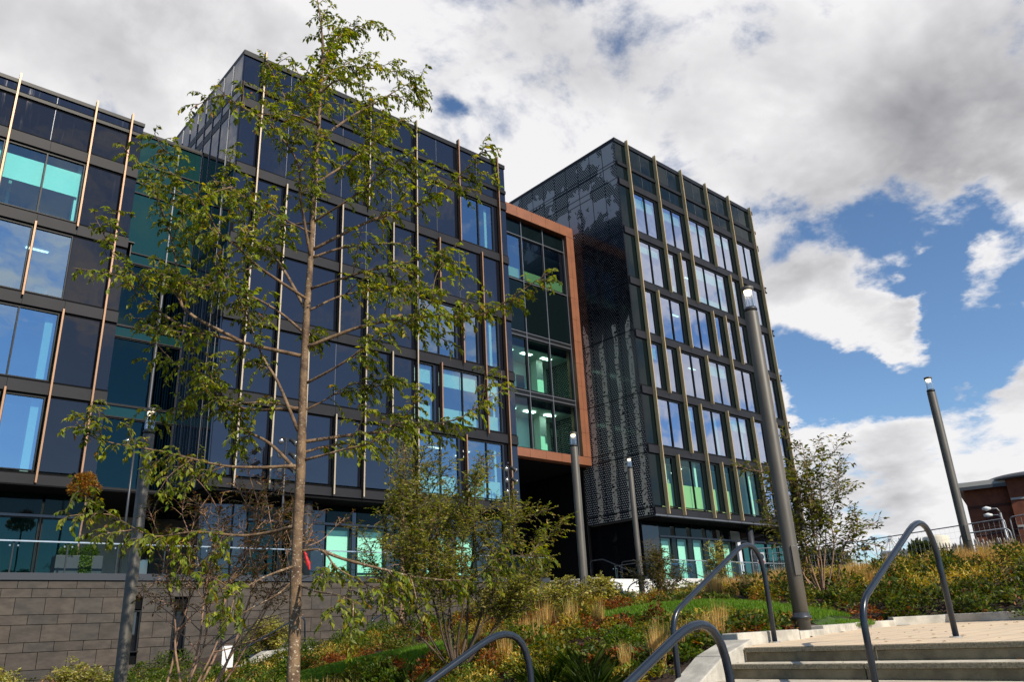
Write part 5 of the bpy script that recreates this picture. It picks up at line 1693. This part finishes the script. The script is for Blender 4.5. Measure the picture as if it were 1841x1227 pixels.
PAL = {
    'dark': [((.055, .085, .012), 4), ((.035, .055, .009), 4), ((.100, .115, .018), 3), ((.17, .17, .03), 1.0), ((.15, .065, .02), .5)],
    'olive': [((.13, .145, .020), 4), ((.19, .185, .026), 3), ((.075, .095, .015), 3), ((.34, .26, .04), 1.2)],
    'gold': [((.38, .29, .040), 4), ((.46, .37, .09), 3), ((.30, .18, .03), 2), ((.19, .19, .03), 2)],
    'rust': [((.26, .085, .025), 3), ((.15, .050, .022), 3), ((.38, .17, .045), 2), ((.11, .095, .02), 2)],
    'green': [((.090, .150, .016), 4), ((.060, .110, .014), 3), ((.16, .19, .026), 2)],
}
SPEC = {'dark': (.34, .085, .55), 'olive': (.30, .060, .45), 'gold': (.30, .070, .35), 'rust': (.24, .055, .5), 'green': (.22, .050, .55)}
names = list(PAL)
cx_, cy_ = scatter(5200, 4.6, 31, R, .35)
ok = ~bare(cx_, cy_) & ~on_lawn(cx_, cy_, 1.06)
cx_, cy_ = cx_[ok], cy_[ok]
kn = nz(cx_, cy_, .42, 9.0) + .45 * nz(cx_, cy_, 1.6, 4.0) + R.normal(0, .10, len(cx_))
dn = nz(cx_, cy_, .8, 3.1)
arr = [[] for _ in range(6)]
for x_, y_, k_, d_ in zip(cx_, cy_, kn, dn):
    r = math.hypot(x_, y_)
    right = x_ > 14.2 and y_ < 9.5
    crest = right and r > 17.5
    if d_ < -.38: continue
    if crest: nm = 'gold' if k_ > -.15 else 'olive'
    elif right: nm = 'olive' if k_ > .32 else 'dark'
    else: nm = 'gold' if k_ > .36 else 'olive' if k_ > .10 else 'green' if k_ > -.16 else 'dark' if k_ > -.30 else 'rust'
    h0, ls, asp = SPEC[nm]
    rad = R.uniform(.12, .30); h = h0 * R.uniform(.6, 1.25)
    if not right and 8.5 < r < 15: h *= .65
    elif not right and r >= 15: h *= .75
    elif right: h *= 1.25
    n = int(95 * (rad / .2) ** 2 * np.clip(11 / r, .38, 1.3) * (1.25 if right else 1.0))
    t = R.uniform(0, 6.283, n); q = np.sqrt(R.uniform(0, 1, n))
    px_ = x_ + rad * q * np.cos(t); py_ = y_ + rad * q * np.sin(t)
    pz = gz(x_, y_) + h * (1 - .75 * q ** 2) * R.uniform(.08, 1, n) ** .5
    arr[0].append(np.c_[px_, py_, pz])
    arr[1].append(np.c_[np.cos(t) * q + R.normal(0, .5, n), np.sin(t) * q + R.normal(0, .5, n), R.uniform(-.1, .9, n)])
    arr[2].append(unit(np.c_[R.normal(0, .5, (n, 2)), np.ones(n)]))
    L = ls * R.uniform(.7, 1.35, n); arr[3].append(L); arr[4].append(L * asp)
    arr[5].append(pick(R, PAL[nm], n, .2) * R.uniform(.9, 1.5))
arr = [np.concatenate(a) for a in arr]
ok = ~bare(arr[0][:, 0], arr[0][:, 1]) & ~on_lawn(arr[0][:, 0], arr[0][:, 1], .96)
o = leaf_mesh('ground_cover', *[a[ok] for a in arr], 'cover_leaf')
tag(o, kind='stuff')
# a few leaves blown onto the landing and the steps
n = 160
x = R.uniform(6.3, 13.2, n); y = R.uniform(-1, 5.1, n) + R.uniform(0, 1, n) ** 3 * .2
z = np.where(x > 8.03, LZ + LS * (x - 8), LZ - RISE * np.ceil((8.0 - x) / GO)) + .006
o = leaf_mesh('fallen_leaves', np.c_[x, y, z], np.c_[R.normal(0, 1, (n, 2)), np.zeros(n)], unit(np.c_[R.normal(0, .12, (n, 2)), np.ones(n)]), R.uniform(.03, .07, n), R.uniform(.015, .03, n), pick(R, [((.30, .17, .04), 3), ((.14, .07, .03), 3), ((.22, .20, .05), 1)], n), 'straw')
tag(o, kind='stuff')

# leaf litter and bark chips lying on the soil
n = 26000
x, y = scatter(n, 4.6, 26, R, .3)
ok = ~bare(x, y) & ~on_lawn(x, y, .9); x, y = x[ok], y[ok]; n = len(x)
ln = R.uniform(.03, .09, n)
o = leaf_mesh('bark_mulch', np.c_[x, y, ground_z(x, y) + R.uniform(.0, .03, n)], np.c_[R.normal(0, 1, (n, 2)), R.normal(0, .2, n)], unit(np.c_[R.normal(0, .3, (n, 2)), np.ones(n)]), ln, ln * .45,
              pick(R, [((.09, .045, .03), 4), ((.05, .025, .018), 4), ((.20, .10, .06), 2), ((.30, .19, .11), .6)], n, .3), 'straw')
tag(o, kind='stuff')


# clumps: one template of each kind, then copies
def clump_mesh(kind, seed):
    R = np.random.default_rng(seed)
    if kind == 'straw':
        n = 150; a = R.uniform(0, 6.28, n); r = R.uniform(0, .13, n)
        P_ = np.c_[r * np.cos(a), r * np.sin(a), np.zeros(n)]
        D_ = np.c_[np.cos(a) * R.uniform(0, .22, n), np.sin(a) * R.uniform(0, .22, n), np.ones(n)]
        L = R.uniform(.35, .85, n)
        o1 = (P_, D_, unit(R.normal(0, 1, (n, 3))), L, R.uniform(.006, .012, n), pick(R, [((.60, .40, .13), 4), ((.48, .28, .08), 3), ((.70, .52, .23), 2), ((.26, .19, .05), 1)], n))
        n2 = 80; a = R.uniform(0, 6.28, n2)
        o2 = (np.zeros((n2, 3)), np.c_[np.cos(a) * R.uniform(.4, 1, n2), np.sin(a) * R.uniform(.4, 1, n2), np.ones(n2)], unit(np.c_[R.normal(0, .4, (n2, 2)), np.ones(n2)]), R.uniform(.2, .45, n2), R.uniform(.008, .014, n2), pick(R, [((.10, .12, .02), 3), ((.28, .20, .05), 2)], n2))
        return [np.concatenate([p, q]) for p, q in zip(o1, o2)], 'straw'
    if kind == 'sedge':
        n = 260; a = R.uniform(0, 6.28, n); sp = R.uniform(.25, 1.3, n)
        P_ = np.c_[.05 * np.cos(a), .05 * np.sin(a), np.zeros(n)]
        return [P_, np.c_[np.cos(a) * sp, np.sin(a) * sp, np.ones(n)], unit(np.c_[np.cos(a) * -.5, np.sin(a) * -.5, np.ones(n)]), R.uniform(.25, .55, n), R.uniform(.008, .014, n), pick(R, [((.050, .090, .014), 4), ((.030, .058, .010), 3), ((.10, .14, .03), 2), ((.20, .18, .05), .5)], n)], 'leaf'
    pal = dict(green=PAL['green'], olive=PAL['olive'], gold=PAL['gold'], rust=PAL['rust'], dark=PAL['dark'])[kind]
    n = 420; u = unit(R.normal(0, 1, (n, 3))); u[:, 2] = np.abs(u[:, 2])
    rad = R.uniform(.35, 1.0, (n, 1)) ** .6
    lump = 1 + .35 * np.array([mnoise.noise((p[0] * 2, p[1] * 2, p[2] * 2 + seed)) for p in u])[:, None]
    P_ = u * rad * lump * np.array([.34, .34, .48])
    ln = R.uniform(.05, .10, n)
    return [P_, u + R.normal(0, .5, (n, 3)), unit(R.normal(0, .5, (n, 3)) + np.array([0, 0, 1.0])), ln, ln * R.uniform(.35, .6, n), pick(R, pal, n, .25)], 'leaf'


CLUMPS = {}
def clump(kind, name, label, cat, group, x, y, s, R, var):
    key = (kind, var)
    if key not in CLUMPS:
        arr, mt_ = clump_mesh(kind, 100 + var * 7 + len(kind))
        o = leaf_mesh(name, *arr[:3], arr[3], arr[4], arr[5], mt_, None, .25, .0 if kind == 'straw' else .25)
        CLUMPS[key] = o
    else:
        o = CLUMPS[key].copy(); COL.objects.link(o)
    o.location = (x, y, gz(x, y) - .02); o.rotation_euler = (0, 0, R.uniform(0, 6.28)); o.scale = (s * R.uniform(.9, 1.1), s * R.uniform(.9, 1.1), s * R.uniform(.85, 1.15))
    tag(o, label, cat, group)
    return o


R = np.random.default_rng(77)
def place(kind, name, label, cat, group, spots, s, jit=.0):
    for i, (x, y) in enumerate(spots):
        x += R.normal(0, jit); y += R.normal(0, jit)
        if bare(np.array([x]), np.array([y]))[0]: continue
        clump(kind, name, label, cat, group, x, y, s * R.uniform(.75, 1.2), R, i % 3)


place('straw', 'grass_clump', 'upright straw coloured grass clump beside the handrail at the landing kerb', 'ornamental grass', 'straw grass by the landing kerb',
      [(7.9, 6.35), (8.15, 6.55), (8.45, 6.45), (7.7, 6.7), (9.15, 6.35), (9.4, 6.45), (9.3, 6.65)], .68)
place('straw', 'grass_clump', 'straw grass clump at the foot of the near tree', 'ornamental grass', 'straw grass at the near tree',
      [(4.3, 9.2), (4.6, 9.0), (4.15, 9.6), (4.9, 8.9), (3.9, 9.8), (5.15, 8.8), (4.5, 9.7), (3.6, 10.0), (5.4, 8.9), (4.8, 9.5)], .75)
place('straw', 'grass_clump', 'straw grass clump in the mixed bed before the bridge lamp post', 'ornamental grass', 'straw grass in the middle bed',
      [(9.2, 10.6), (9.6, 10.2), (9.9, 10.7), (10.3, 10.2), (10.6, 10.8), (9.0, 9.6), (10.9, 9.9), (8.6, 11.0), (11.1, 11.3), (9.5, 11.6), (8.3, 9.4)], .72, .12)
sp = [(x_, y_) for x_, y_ in ((15.0 + R.uniform(0, 4.0), 7.4 + R.uniform(0, 6.0)) for k in range(110)) if y_ < .70 * x_]
place('straw', 'grass_clump', 'golden grass clump in the drift below the right office block', 'ornamental grass', 'golden grass drift', sp, .58)
sp = [(19.5 + R.uniform(0, 2.5), 2.5 + R.uniform(0, 6.5)) for k in range(70)]
place('straw', 'grass_clump', 'golden grass clump along the crest of the right bank', 'ornamental grass', 'golden grass on the crest', sp, .62)
place('sedge', 'sedge_clump', 'green arching sedge clump beside the sloping kerb of the steps', 'sedge', 'sedge by the steps',
      [(6.3, 6.5), (6.6, 6.8), (6.0, 7.0), (6.9, 6.5), (7.2, 6.8), (5.6, 6.7), (6.4, 7.4), (7.0, 7.3), (5.2, 7.3), (5.8, 7.8), (7.5, 7.2)], .85)
place('sedge', 'sedge_clump', 'green sedge clump edging the lower lawn', 'sedge', 'sedge by the lawn',
      [(5.9, 10.2), (6.3, 10.7), (6.8, 11.2), (5.4, 9.9), (6.0, 11.3), (5.6, 10.8), (7.1, 10.6), (6.7, 9.7)], .8)
for kind, lab, n, zone_f, s in (
        ('olive', 'low olive leaved plant in the mixed bed of the bank', 46, lambda: (R.uniform(5, 15), R.uniform(7, 20)), .75),
        ('gold', 'low golden leaved plant in the mixed bed of the bank', 34, lambda: (R.uniform(8, 17), R.uniform(8, 18)), .70),
        ('rust', 'low rust red plant in the mixed bed of the bank', 34, lambda: (R.uniform(7, 14), R.uniform(8, 16)), .75),
        ('green', 'low green plant in the mixed bed of the bank', 44, lambda: (R.uniform(5, 13), R.uniform(6.5, 22)), .80),
        ('dark', 'dark green leafy plant on the right bank', 80, lambda: (R.uniform(14.8, 20.5), R.uniform(-1.5, 8.5)), .95)):
    sp = []
    while len(sp) < n:
        x, y = zone_f()
        if not on_lawn(np.array([x]), np.array([y]), 1.15)[0] and (x > 14.2 or kind != 'dark'): sp.append((x, y))
    nm = {'olive': 'olive_perennial', 'gold': 'golden_perennial', 'rust': 'rust_perennial', 'green': 'green_perennial', 'dark': 'leafy_perennial'}[kind]
    place(kind, nm, lab, 'perennial plant', nm.replace('_', ' ') + 's', sp, s)
sp = [(6 + R.uniform(0, 22), 22 + R.uniform(0, 7.8)) for k in range(46)]
place('green', 'green_perennial', 'low green plant near the foot of the stone wall', 'perennial plant', 'green plants by the stone wall', sp, 1.0)


# ------------------------------------------------------------------ temporary fences and barriers
def mesh_fence(label, a, b_, zb, h=2.0, group='temporary mesh fence panels', sign=None, clip=False):
    a = Vector(a); b_ = Vector(b_); t = (b_ - a).normalized(); L = (b_ - a).length
    root = thing('fence_panel', label, 'mesh fence', (a.x, a.y, zb[0]), group)
    za, zc = zb
    m = MB()
    P0 = [(a.x, a.y, za), (a.x, a.y, za + h), (b_.x, b_.y, zc + h), (b_.x, b_.y, zc)]
    m.tube(fillet(P0, .16, 5), .024, 8)
    m.tube([(a.x, a.y, za + .12), (b_.x, b_.y, zc + .12)], .018, 6)
    m.build('tube_frame', 'galv', root, True)
    m = MB()
    n = int(L / .22)
    for k in range(1, n):
        p = a + t * (L * k / n); z = za + (zc - za) * k / n
        m.tube([(p.x, p.y, z + .12), (p.x, p.y, z + h - .02)], .0028, 3, False)
    for k in range(1, 8):
        m.tube([(a.x, a.y, za + .12 + k * .235), (b_.x, b_.y, zc + .12 + k * .235)], .0028, 3, False)
    m.build('wire_mesh', 'galv', root)
    for p, z in ((a, za), (b_, zc)):
        MB().obox(p - t * .35, p + t * .35, .24, z - .12, z + .02).build('fence_foot', 'black_rubber', root, bevel=.03)
    if sign:
        q = a + t * sign[0]; nrm = Vector((t.y, -t.x)); nrm = nrm if nrm.dot(-q) > 0 else -nrm
        q2 = q + nrm * .04
        z = za + sign[1]
        m = MB(); m.obox(q2 - t * sign[2] / 2, q2 + t * sign[2] / 2, .01, z, z + sign[3]); s_ = m.build('sign_plate', 'white_paint', root)
        m = MB(); q3 = q2 + nrm * .012
        if sign[4] == 'round':
            c = z + sign[3] * .62; r = sign[2] * .34
            ring = [(q3.x + t.x * r * math.cos(k), q3.y + t.y * r * math.cos(k), c + r * math.sin(k)) for k in np.linspace(0, 6.283, 25)]
            m.tube(ring, .028, 6, False)
            m.build('sign_mark', 'black_rubber', s_)
            MB().obox(q3 - t * sign[2] * .4, q3 + t * sign[2] * .4, .012, z + .03, z + .14).build('sign_mark', 'red_paint', s_)
        else:
            MB().obox(q3 - t * sign[2] * .46, q3 + t * sign[2] * .46, .012, z + .02, z + sign[3] * .62).build('sign_mark', 'red_paint', s_)
    if clip:
        q = a + t * (L * .14)
        m = MB(); z = za + (zc - za) * .14; m.tube([(q.x, q.y, z), (q.x, q.y, z + h + .04)], .02, 6); m.obox(q - t * .12, q + t * .12, .1, z + h - .06, z + h + .08)
        m.build('mid_post', 'galv', root)
    return root


mesh_fence('long mesh fence panel on the crest with a small red label by its left upright', (37.09, 17.48), (35.0, 10.52), (1.27, 1.30), 2.0, sign=(.45, 1.55, .45, .24, 'bar'), clip=True)
mesh_fence('mesh fence panel on the crest at the right edge, before the brick building', (34.95, 10.30), (33.4, 5.0), (1.32, 1.42), 2.0)
mesh_fence('mesh fence panel on the crest behind the young tree', (39.6, 23.4), (37.25, 17.70), (1.40, 1.27), 2.0)
mesh_fence('mesh fence panel by the right office block with a round sign', (33.95, 21.15), (35.05, 19.0), (1.22, 1.20), 2.0, sign=(.42, 1.30, .34, .52, 'round'))
mesh_fence('mesh fence panel by the right office block, behind the tallest lamp post', (35.1, 18.9), (36.2, 16.8), (1.20, 1.2), 2.0)

bb = thing('pedestrian_barrier', 'blue steel pedestrian barrier before the pale blinds of the right block', 'barrier', (39.9, 29.6, 2.4))
m = MB(); m.tube(fillet([(39.2, 29.9, 2.45), (39.2, 29.9, 3.45), (41.0, 29.7, 3.45), (41.0, 29.7, 2.45)], .12), .022, 8); m.tube([(39.2, 29.9, 2.6), (41.0, 29.7, 2.6)], .018, 6)
m.build('tube_frame', 'blue_paint', bb, True)
m = MB()
for k in range(1, 15): m.tube([(39.2 + .12 * k, 29.9 - .0133 * k, 2.6), (39.2 + .12 * k, 29.9 - .0133 * k, 3.44)], .009, 5)
m.build('bars', 'blue_paint', bb)
for x in (39.3, 40.9): MB().box(x - .03, x + .03, 29.5, 30.1, 2.41, 2.45).build('foot', 'blue_paint', bb)

R = np.random.default_rng(88)
pf = thing('paling_fence', 'weathered pale wooden paling fence on the crest behind the far right lamp post', 'fence', (24.9, 8.6, 1.2))
m = MB()
A0, B0 = np.array((25.6, 9.75)), np.array((25.9, 7.75))
for k in range(34):
    f = k / 33; p = A0 * (1 - f) + B0 * f + R.normal(0, .01, 2); z = gz(p[0], p[1])
    w = R.uniform(.02, .032); h = R.uniform(.50, .66)
    lean = R.normal(0, .03, 2)
    m.tube([(p[0], p[1], z - .1), (p[0] + lean[0], p[1] + lean[1], z + h - .04), (p[0] + lean[0], p[1] + lean[1], z + h)], [w, w, w * .4], 4)
m.build('paling', 'paling_wood', pf)
m = MB()
for h in (.15, .45):
    m.tube([(A0[0], A0[1], gz(*A0) + h), (B0[0], B0[1], gz(*B0) + h)], .012, 5)
m.build('fence_rail', 'dark_wood', pf)
hr = thing('hoop_rail', 'pale metal hooped guard beside the paling fence', 'guard rail', (25.7, 8.0, 1.2))
m = MB(); zz_ = gz(25.6, 8); m.tube(fillet([(25.4, 8.9, zz_), (25.4, 8.9, zz_ + .78), (25.55, 7.6, zz_ + .82), (25.55, 7.6, zz_)], .18), .02, 8); m.build('rail_tube', 'galv', hr, True)

# ------------------------------------------------------------------ far side of the hill
bk = thing('brick_building', 'red brick building with a pale eaves line and a small domed roof at far right', 'building', (82, 18, 1.0))
def bx(name, mt_, *a, parent=bk, bevel=0): return MB().box(*a).build(name, mt_, parent, bevel=bevel)
bu = Vector((0.28, -0.96)).normalized(); bn = Vector((.96, .28)).normalized()
O_ = Vector((75.9, 25.4))
def fb(name, mt_, u0, u1, d0, d1, z0, z1):
    a = O_ + bu * u0; b_ = O_ + bu * u1
    m = MB(); pts = [a + bn * d0, b_ + bn * d0, b_ + bn * d1, a + bn * d1]
    m.prism([(p.x, p.y) for p in pts], z0, z1)
    return m.build(name, mt_, bk)
fb('brick_wall', 'brick', 0, 3.3, 0, 16, .5, 10.0)
fb('brick_wall', 'brick', 3.31, 16, -.7, 16, .5, 10.35)
fb('eaves', 'pale_roof', -.5, 3.3, -.6, 16.4, 10.01, 10.5)
fb('eaves_gutter', 'slate', -.5, 3.3, -.75, -.61, 9.82, 10.1)
for z in (8.25, 6.0):
    fb('brick_band', 'brick_dark', .0, 3.3, -.05, -.002, z, z + .25); fb('brick_band', 'pale_roof', 3.35, 16, -.76, -.702, z + .35, z + .52)
for u0, z in ((1.2, 6.9), (2.0, 4.2), (5.3, 7.0), (7.3, 7.0), (5.3, 4.0), (7.3, 4.0)):
    d_ = -.02 if u0 < 3 else -.72
    w = fb('window', 'brick_dark' if u0 < 3 else 'window_blue', u0, u0 + .9, d_ - .02, d_ + .01, z, z + 1.3)
c = O_ + bu * 5.0 + bn * 2
m = MB()
prof = [(3.4 * math.cos(t), 0.55 * math.sin(t)) for t in np.linspace(0, 1.45, 9)]
m.lathe((c.x, c.y, 10.36), [(3.6, 0.0), (3.6, .12)] + [(r, z + .12) for r, z in prof], 28)
m.build('domed_roof', 'slate', bk, True)

sl = thing('street_light', 'double headed grey street light before the red brick building', 'street light', (46.5, 14.0, 1.0))
m = MB(); m.tube([(46.5, 14.0, 1.0), (46.6, 14.1, 4.7)], [.07, .05], 8); m.build('pole', 'galv', sl, True)
for dz in (0, .34):
    m = MB(); m.tube([(46.6, 14.1, 4.4 + dz), (46.58, 14.2, 4.60 + dz), (46.5, 14.5, 4.63 + dz)], .03, 6); m.build('arm', 'galv', sl, True)
    m = MB(); m.tube([(46.51, 14.45, 4.63 + dz), (46.46, 14.65, 4.65 + dz), (46.40, 14.85, 4.64 + dz)], [.05, .12, .06], 10); m.build('lamp_head', 'white_paint', sl, True)

# distant town: low sheds, a tank, wheel frame, trees
tk = thing('storage_tank', 'cream cylindrical tank on the horizon left of the far right lamp post', 'tank', (112, 42.2, 1.0))
m = MB(); m.lathe((112, 42.2, 1.0), [(1.6, 0), (1.6, 8.2), (1.5, 8.35), (.3, 8.6)], 24); m.build('tank_shell', 'cream', tk, True)
wh = thing('wheel_frame', 'white frame of a distant big wheel on the horizon', 'ferris wheel', (184, 79, 4))
c = Vector((183.8, 78.8, 16.3)); ux = Vector((.39, -.92, 0)); 
m = MB()
for s_ in (-1, 1):
    for k in (-4.6, -1.6, 1.6, 4.6):
        q = c + ux * k + Vector((s_ * 1.0, s_ * .4, -7.5)); m.tube([tuple(c + Vector((s_ * .5, s_ * .2, 0))), tuple(q)], .14, 5)
m.build('support_legs', 'white_paint', wh)
m = MB(); m.tube([tuple(c + Vector((-1, -.4, 0))), tuple(c + Vector((1, .4, 0)))], .45, 10)
m.build('hub', 'white_paint', wh)
m = MB()
for a in np.linspace(3.6, 5.9, 9): m.tube([tuple(c), tuple(c + ux * 5.2 * math.cos(a) + Vector((0, 0, 5.2 * math.sin(a))))], .06, 4)
m.tube([tuple(c + ux * 5.2 * math.cos(a) + Vector((0, 0, 5.2 * math.sin(a)))) for a in np.linspace(3.4, 6.1, 20)], .09, 5)
m.build('lower_rim', 'white_paint', wh)
GF = 'low buildings on the horizon'
def shed(label, u, v, w, dpt, h, roof, mt_='far_roof', roofm='slate'):
    root = thing('low_building', label, 'building', (u, v, 1.5), GF)
    t = Vector((v, -u)).normalized(); q = Vector((u, v)); n_ = Vector((u, v)).normalized()
    m = MB(); pts = [q - t * w / 2, q + t * w / 2, q + t * w / 2 + n_ * dpt, q - t * w / 2 + n_ * dpt]
    m.prism([(p.x, p.y) for p in pts], .5, h); m.build('wall', mt_, root)
    m = MB(); k = 0
    A, B_, C_, D_ = pts; md0 = (A + D_) / 2; md1 = (B_ + C_) / 2
    m.v = [(A.x, A.y, h), (B_.x, B_.y, h), (C_.x, C_.y, h), (D_.x, D_.y, h), (md0.x, md0.y, h + roof), (md1.x, md1.y, h + roof)]
    m.f = [(0, 1, 5, 4), (2, 3, 4, 5), (0, 4, 3), (1, 2, 5)]; m.mi = [0] * 4
    m.build('roof', roofm, root)
    for k in range(int(w / 3)):
        p = q - t * (w / 2 - 1.2 - 3 * k) - n_ * .03
        MB().obox(p - t * .5, p + t * .5, .04, h - 1.6, h - .7).build('window', 'window_blue', root)
shed('long grey shed on the horizon between the two right handrail posts', 118, 46.5, 11, 8, 8.3, .5)
shed('small white walled house on the horizon under the mesh fence label', 118, 63, 7, 6, 8.0, 1.3, 'white_stone', 'slate')
shed('white walled house on the horizon beside the young tree stems', 116, 67.5, 6, 6, 7.9, 1.1, 'white_stone', 'far_roof')
shed('low white block on the horizon right of the wheel frame', 150, 60, 6, 6, 10.6, .3, 'white_stone', 'pale_roof')
GT = 'trees on the horizon'
R = np.random.default_rng(91)
def far_tree(label, x, y, z, r):
    root = thing('broadleaf_tree', label, 'tree', (x, y, 1.0), GT)
    MB().tube([(x, y, .5), (x, y, z)], .25, 6).build('trunk', 'bark_dark', root)
    n = 500; u = unit(R.normal(0, 1, (n, 3)))
    lump = 1 + .5 * np.array([mnoise.noise((p[0] * 2 + x, p[1] * 2, p[2] * 2)) for p in u])[:, None]
    P_ = np.array((x, y, z)) + u * r * lump * R.uniform(.5, 1, (n, 1)) * np.array([1, 1, .8])
    leaf_mesh('crown', P_, u + R.normal(0, .6, (n, 3)), unit(R.normal(0, 1, (n, 3))), R.uniform(.5, .9, n), R.uniform(.35, .6, n), pick(R, [((.035, .05, .014), 3), ((.06, .075, .02), 2)], n), 'leaf', root)
far_tree('round dark tree on the horizon, left of two beside the young tree', 112, 60.5, 8.3, 1.6)
far_tree('round dark tree on the horizon, right of two beside the young tree', 112.5, 58.3, 8.0, 1.4)
far_tree('wider dark tree on the horizon under the mesh fence post', 113, 56.5, 7.8, 1.5)
far_tree('palm like tree on the horizon right of the right handrail', 110, 43.5, 7.6, 1.4)
GW = 'thin masts on the horizon'
for lab, x, y, h in (('thin mast on the horizon right of the mesh fence label', 110, 54.0, 9.6), ('thin mast on the horizon left of the cream tank', 108, 45.2, 9.4)):
    root = thing('thin_mast', lab, 'mast', (x, y, 1), GW)
    MB().tube([(x, y, 1), (x, y, h)], [.10, .06], 6).build('pole', 'far_roof', root)
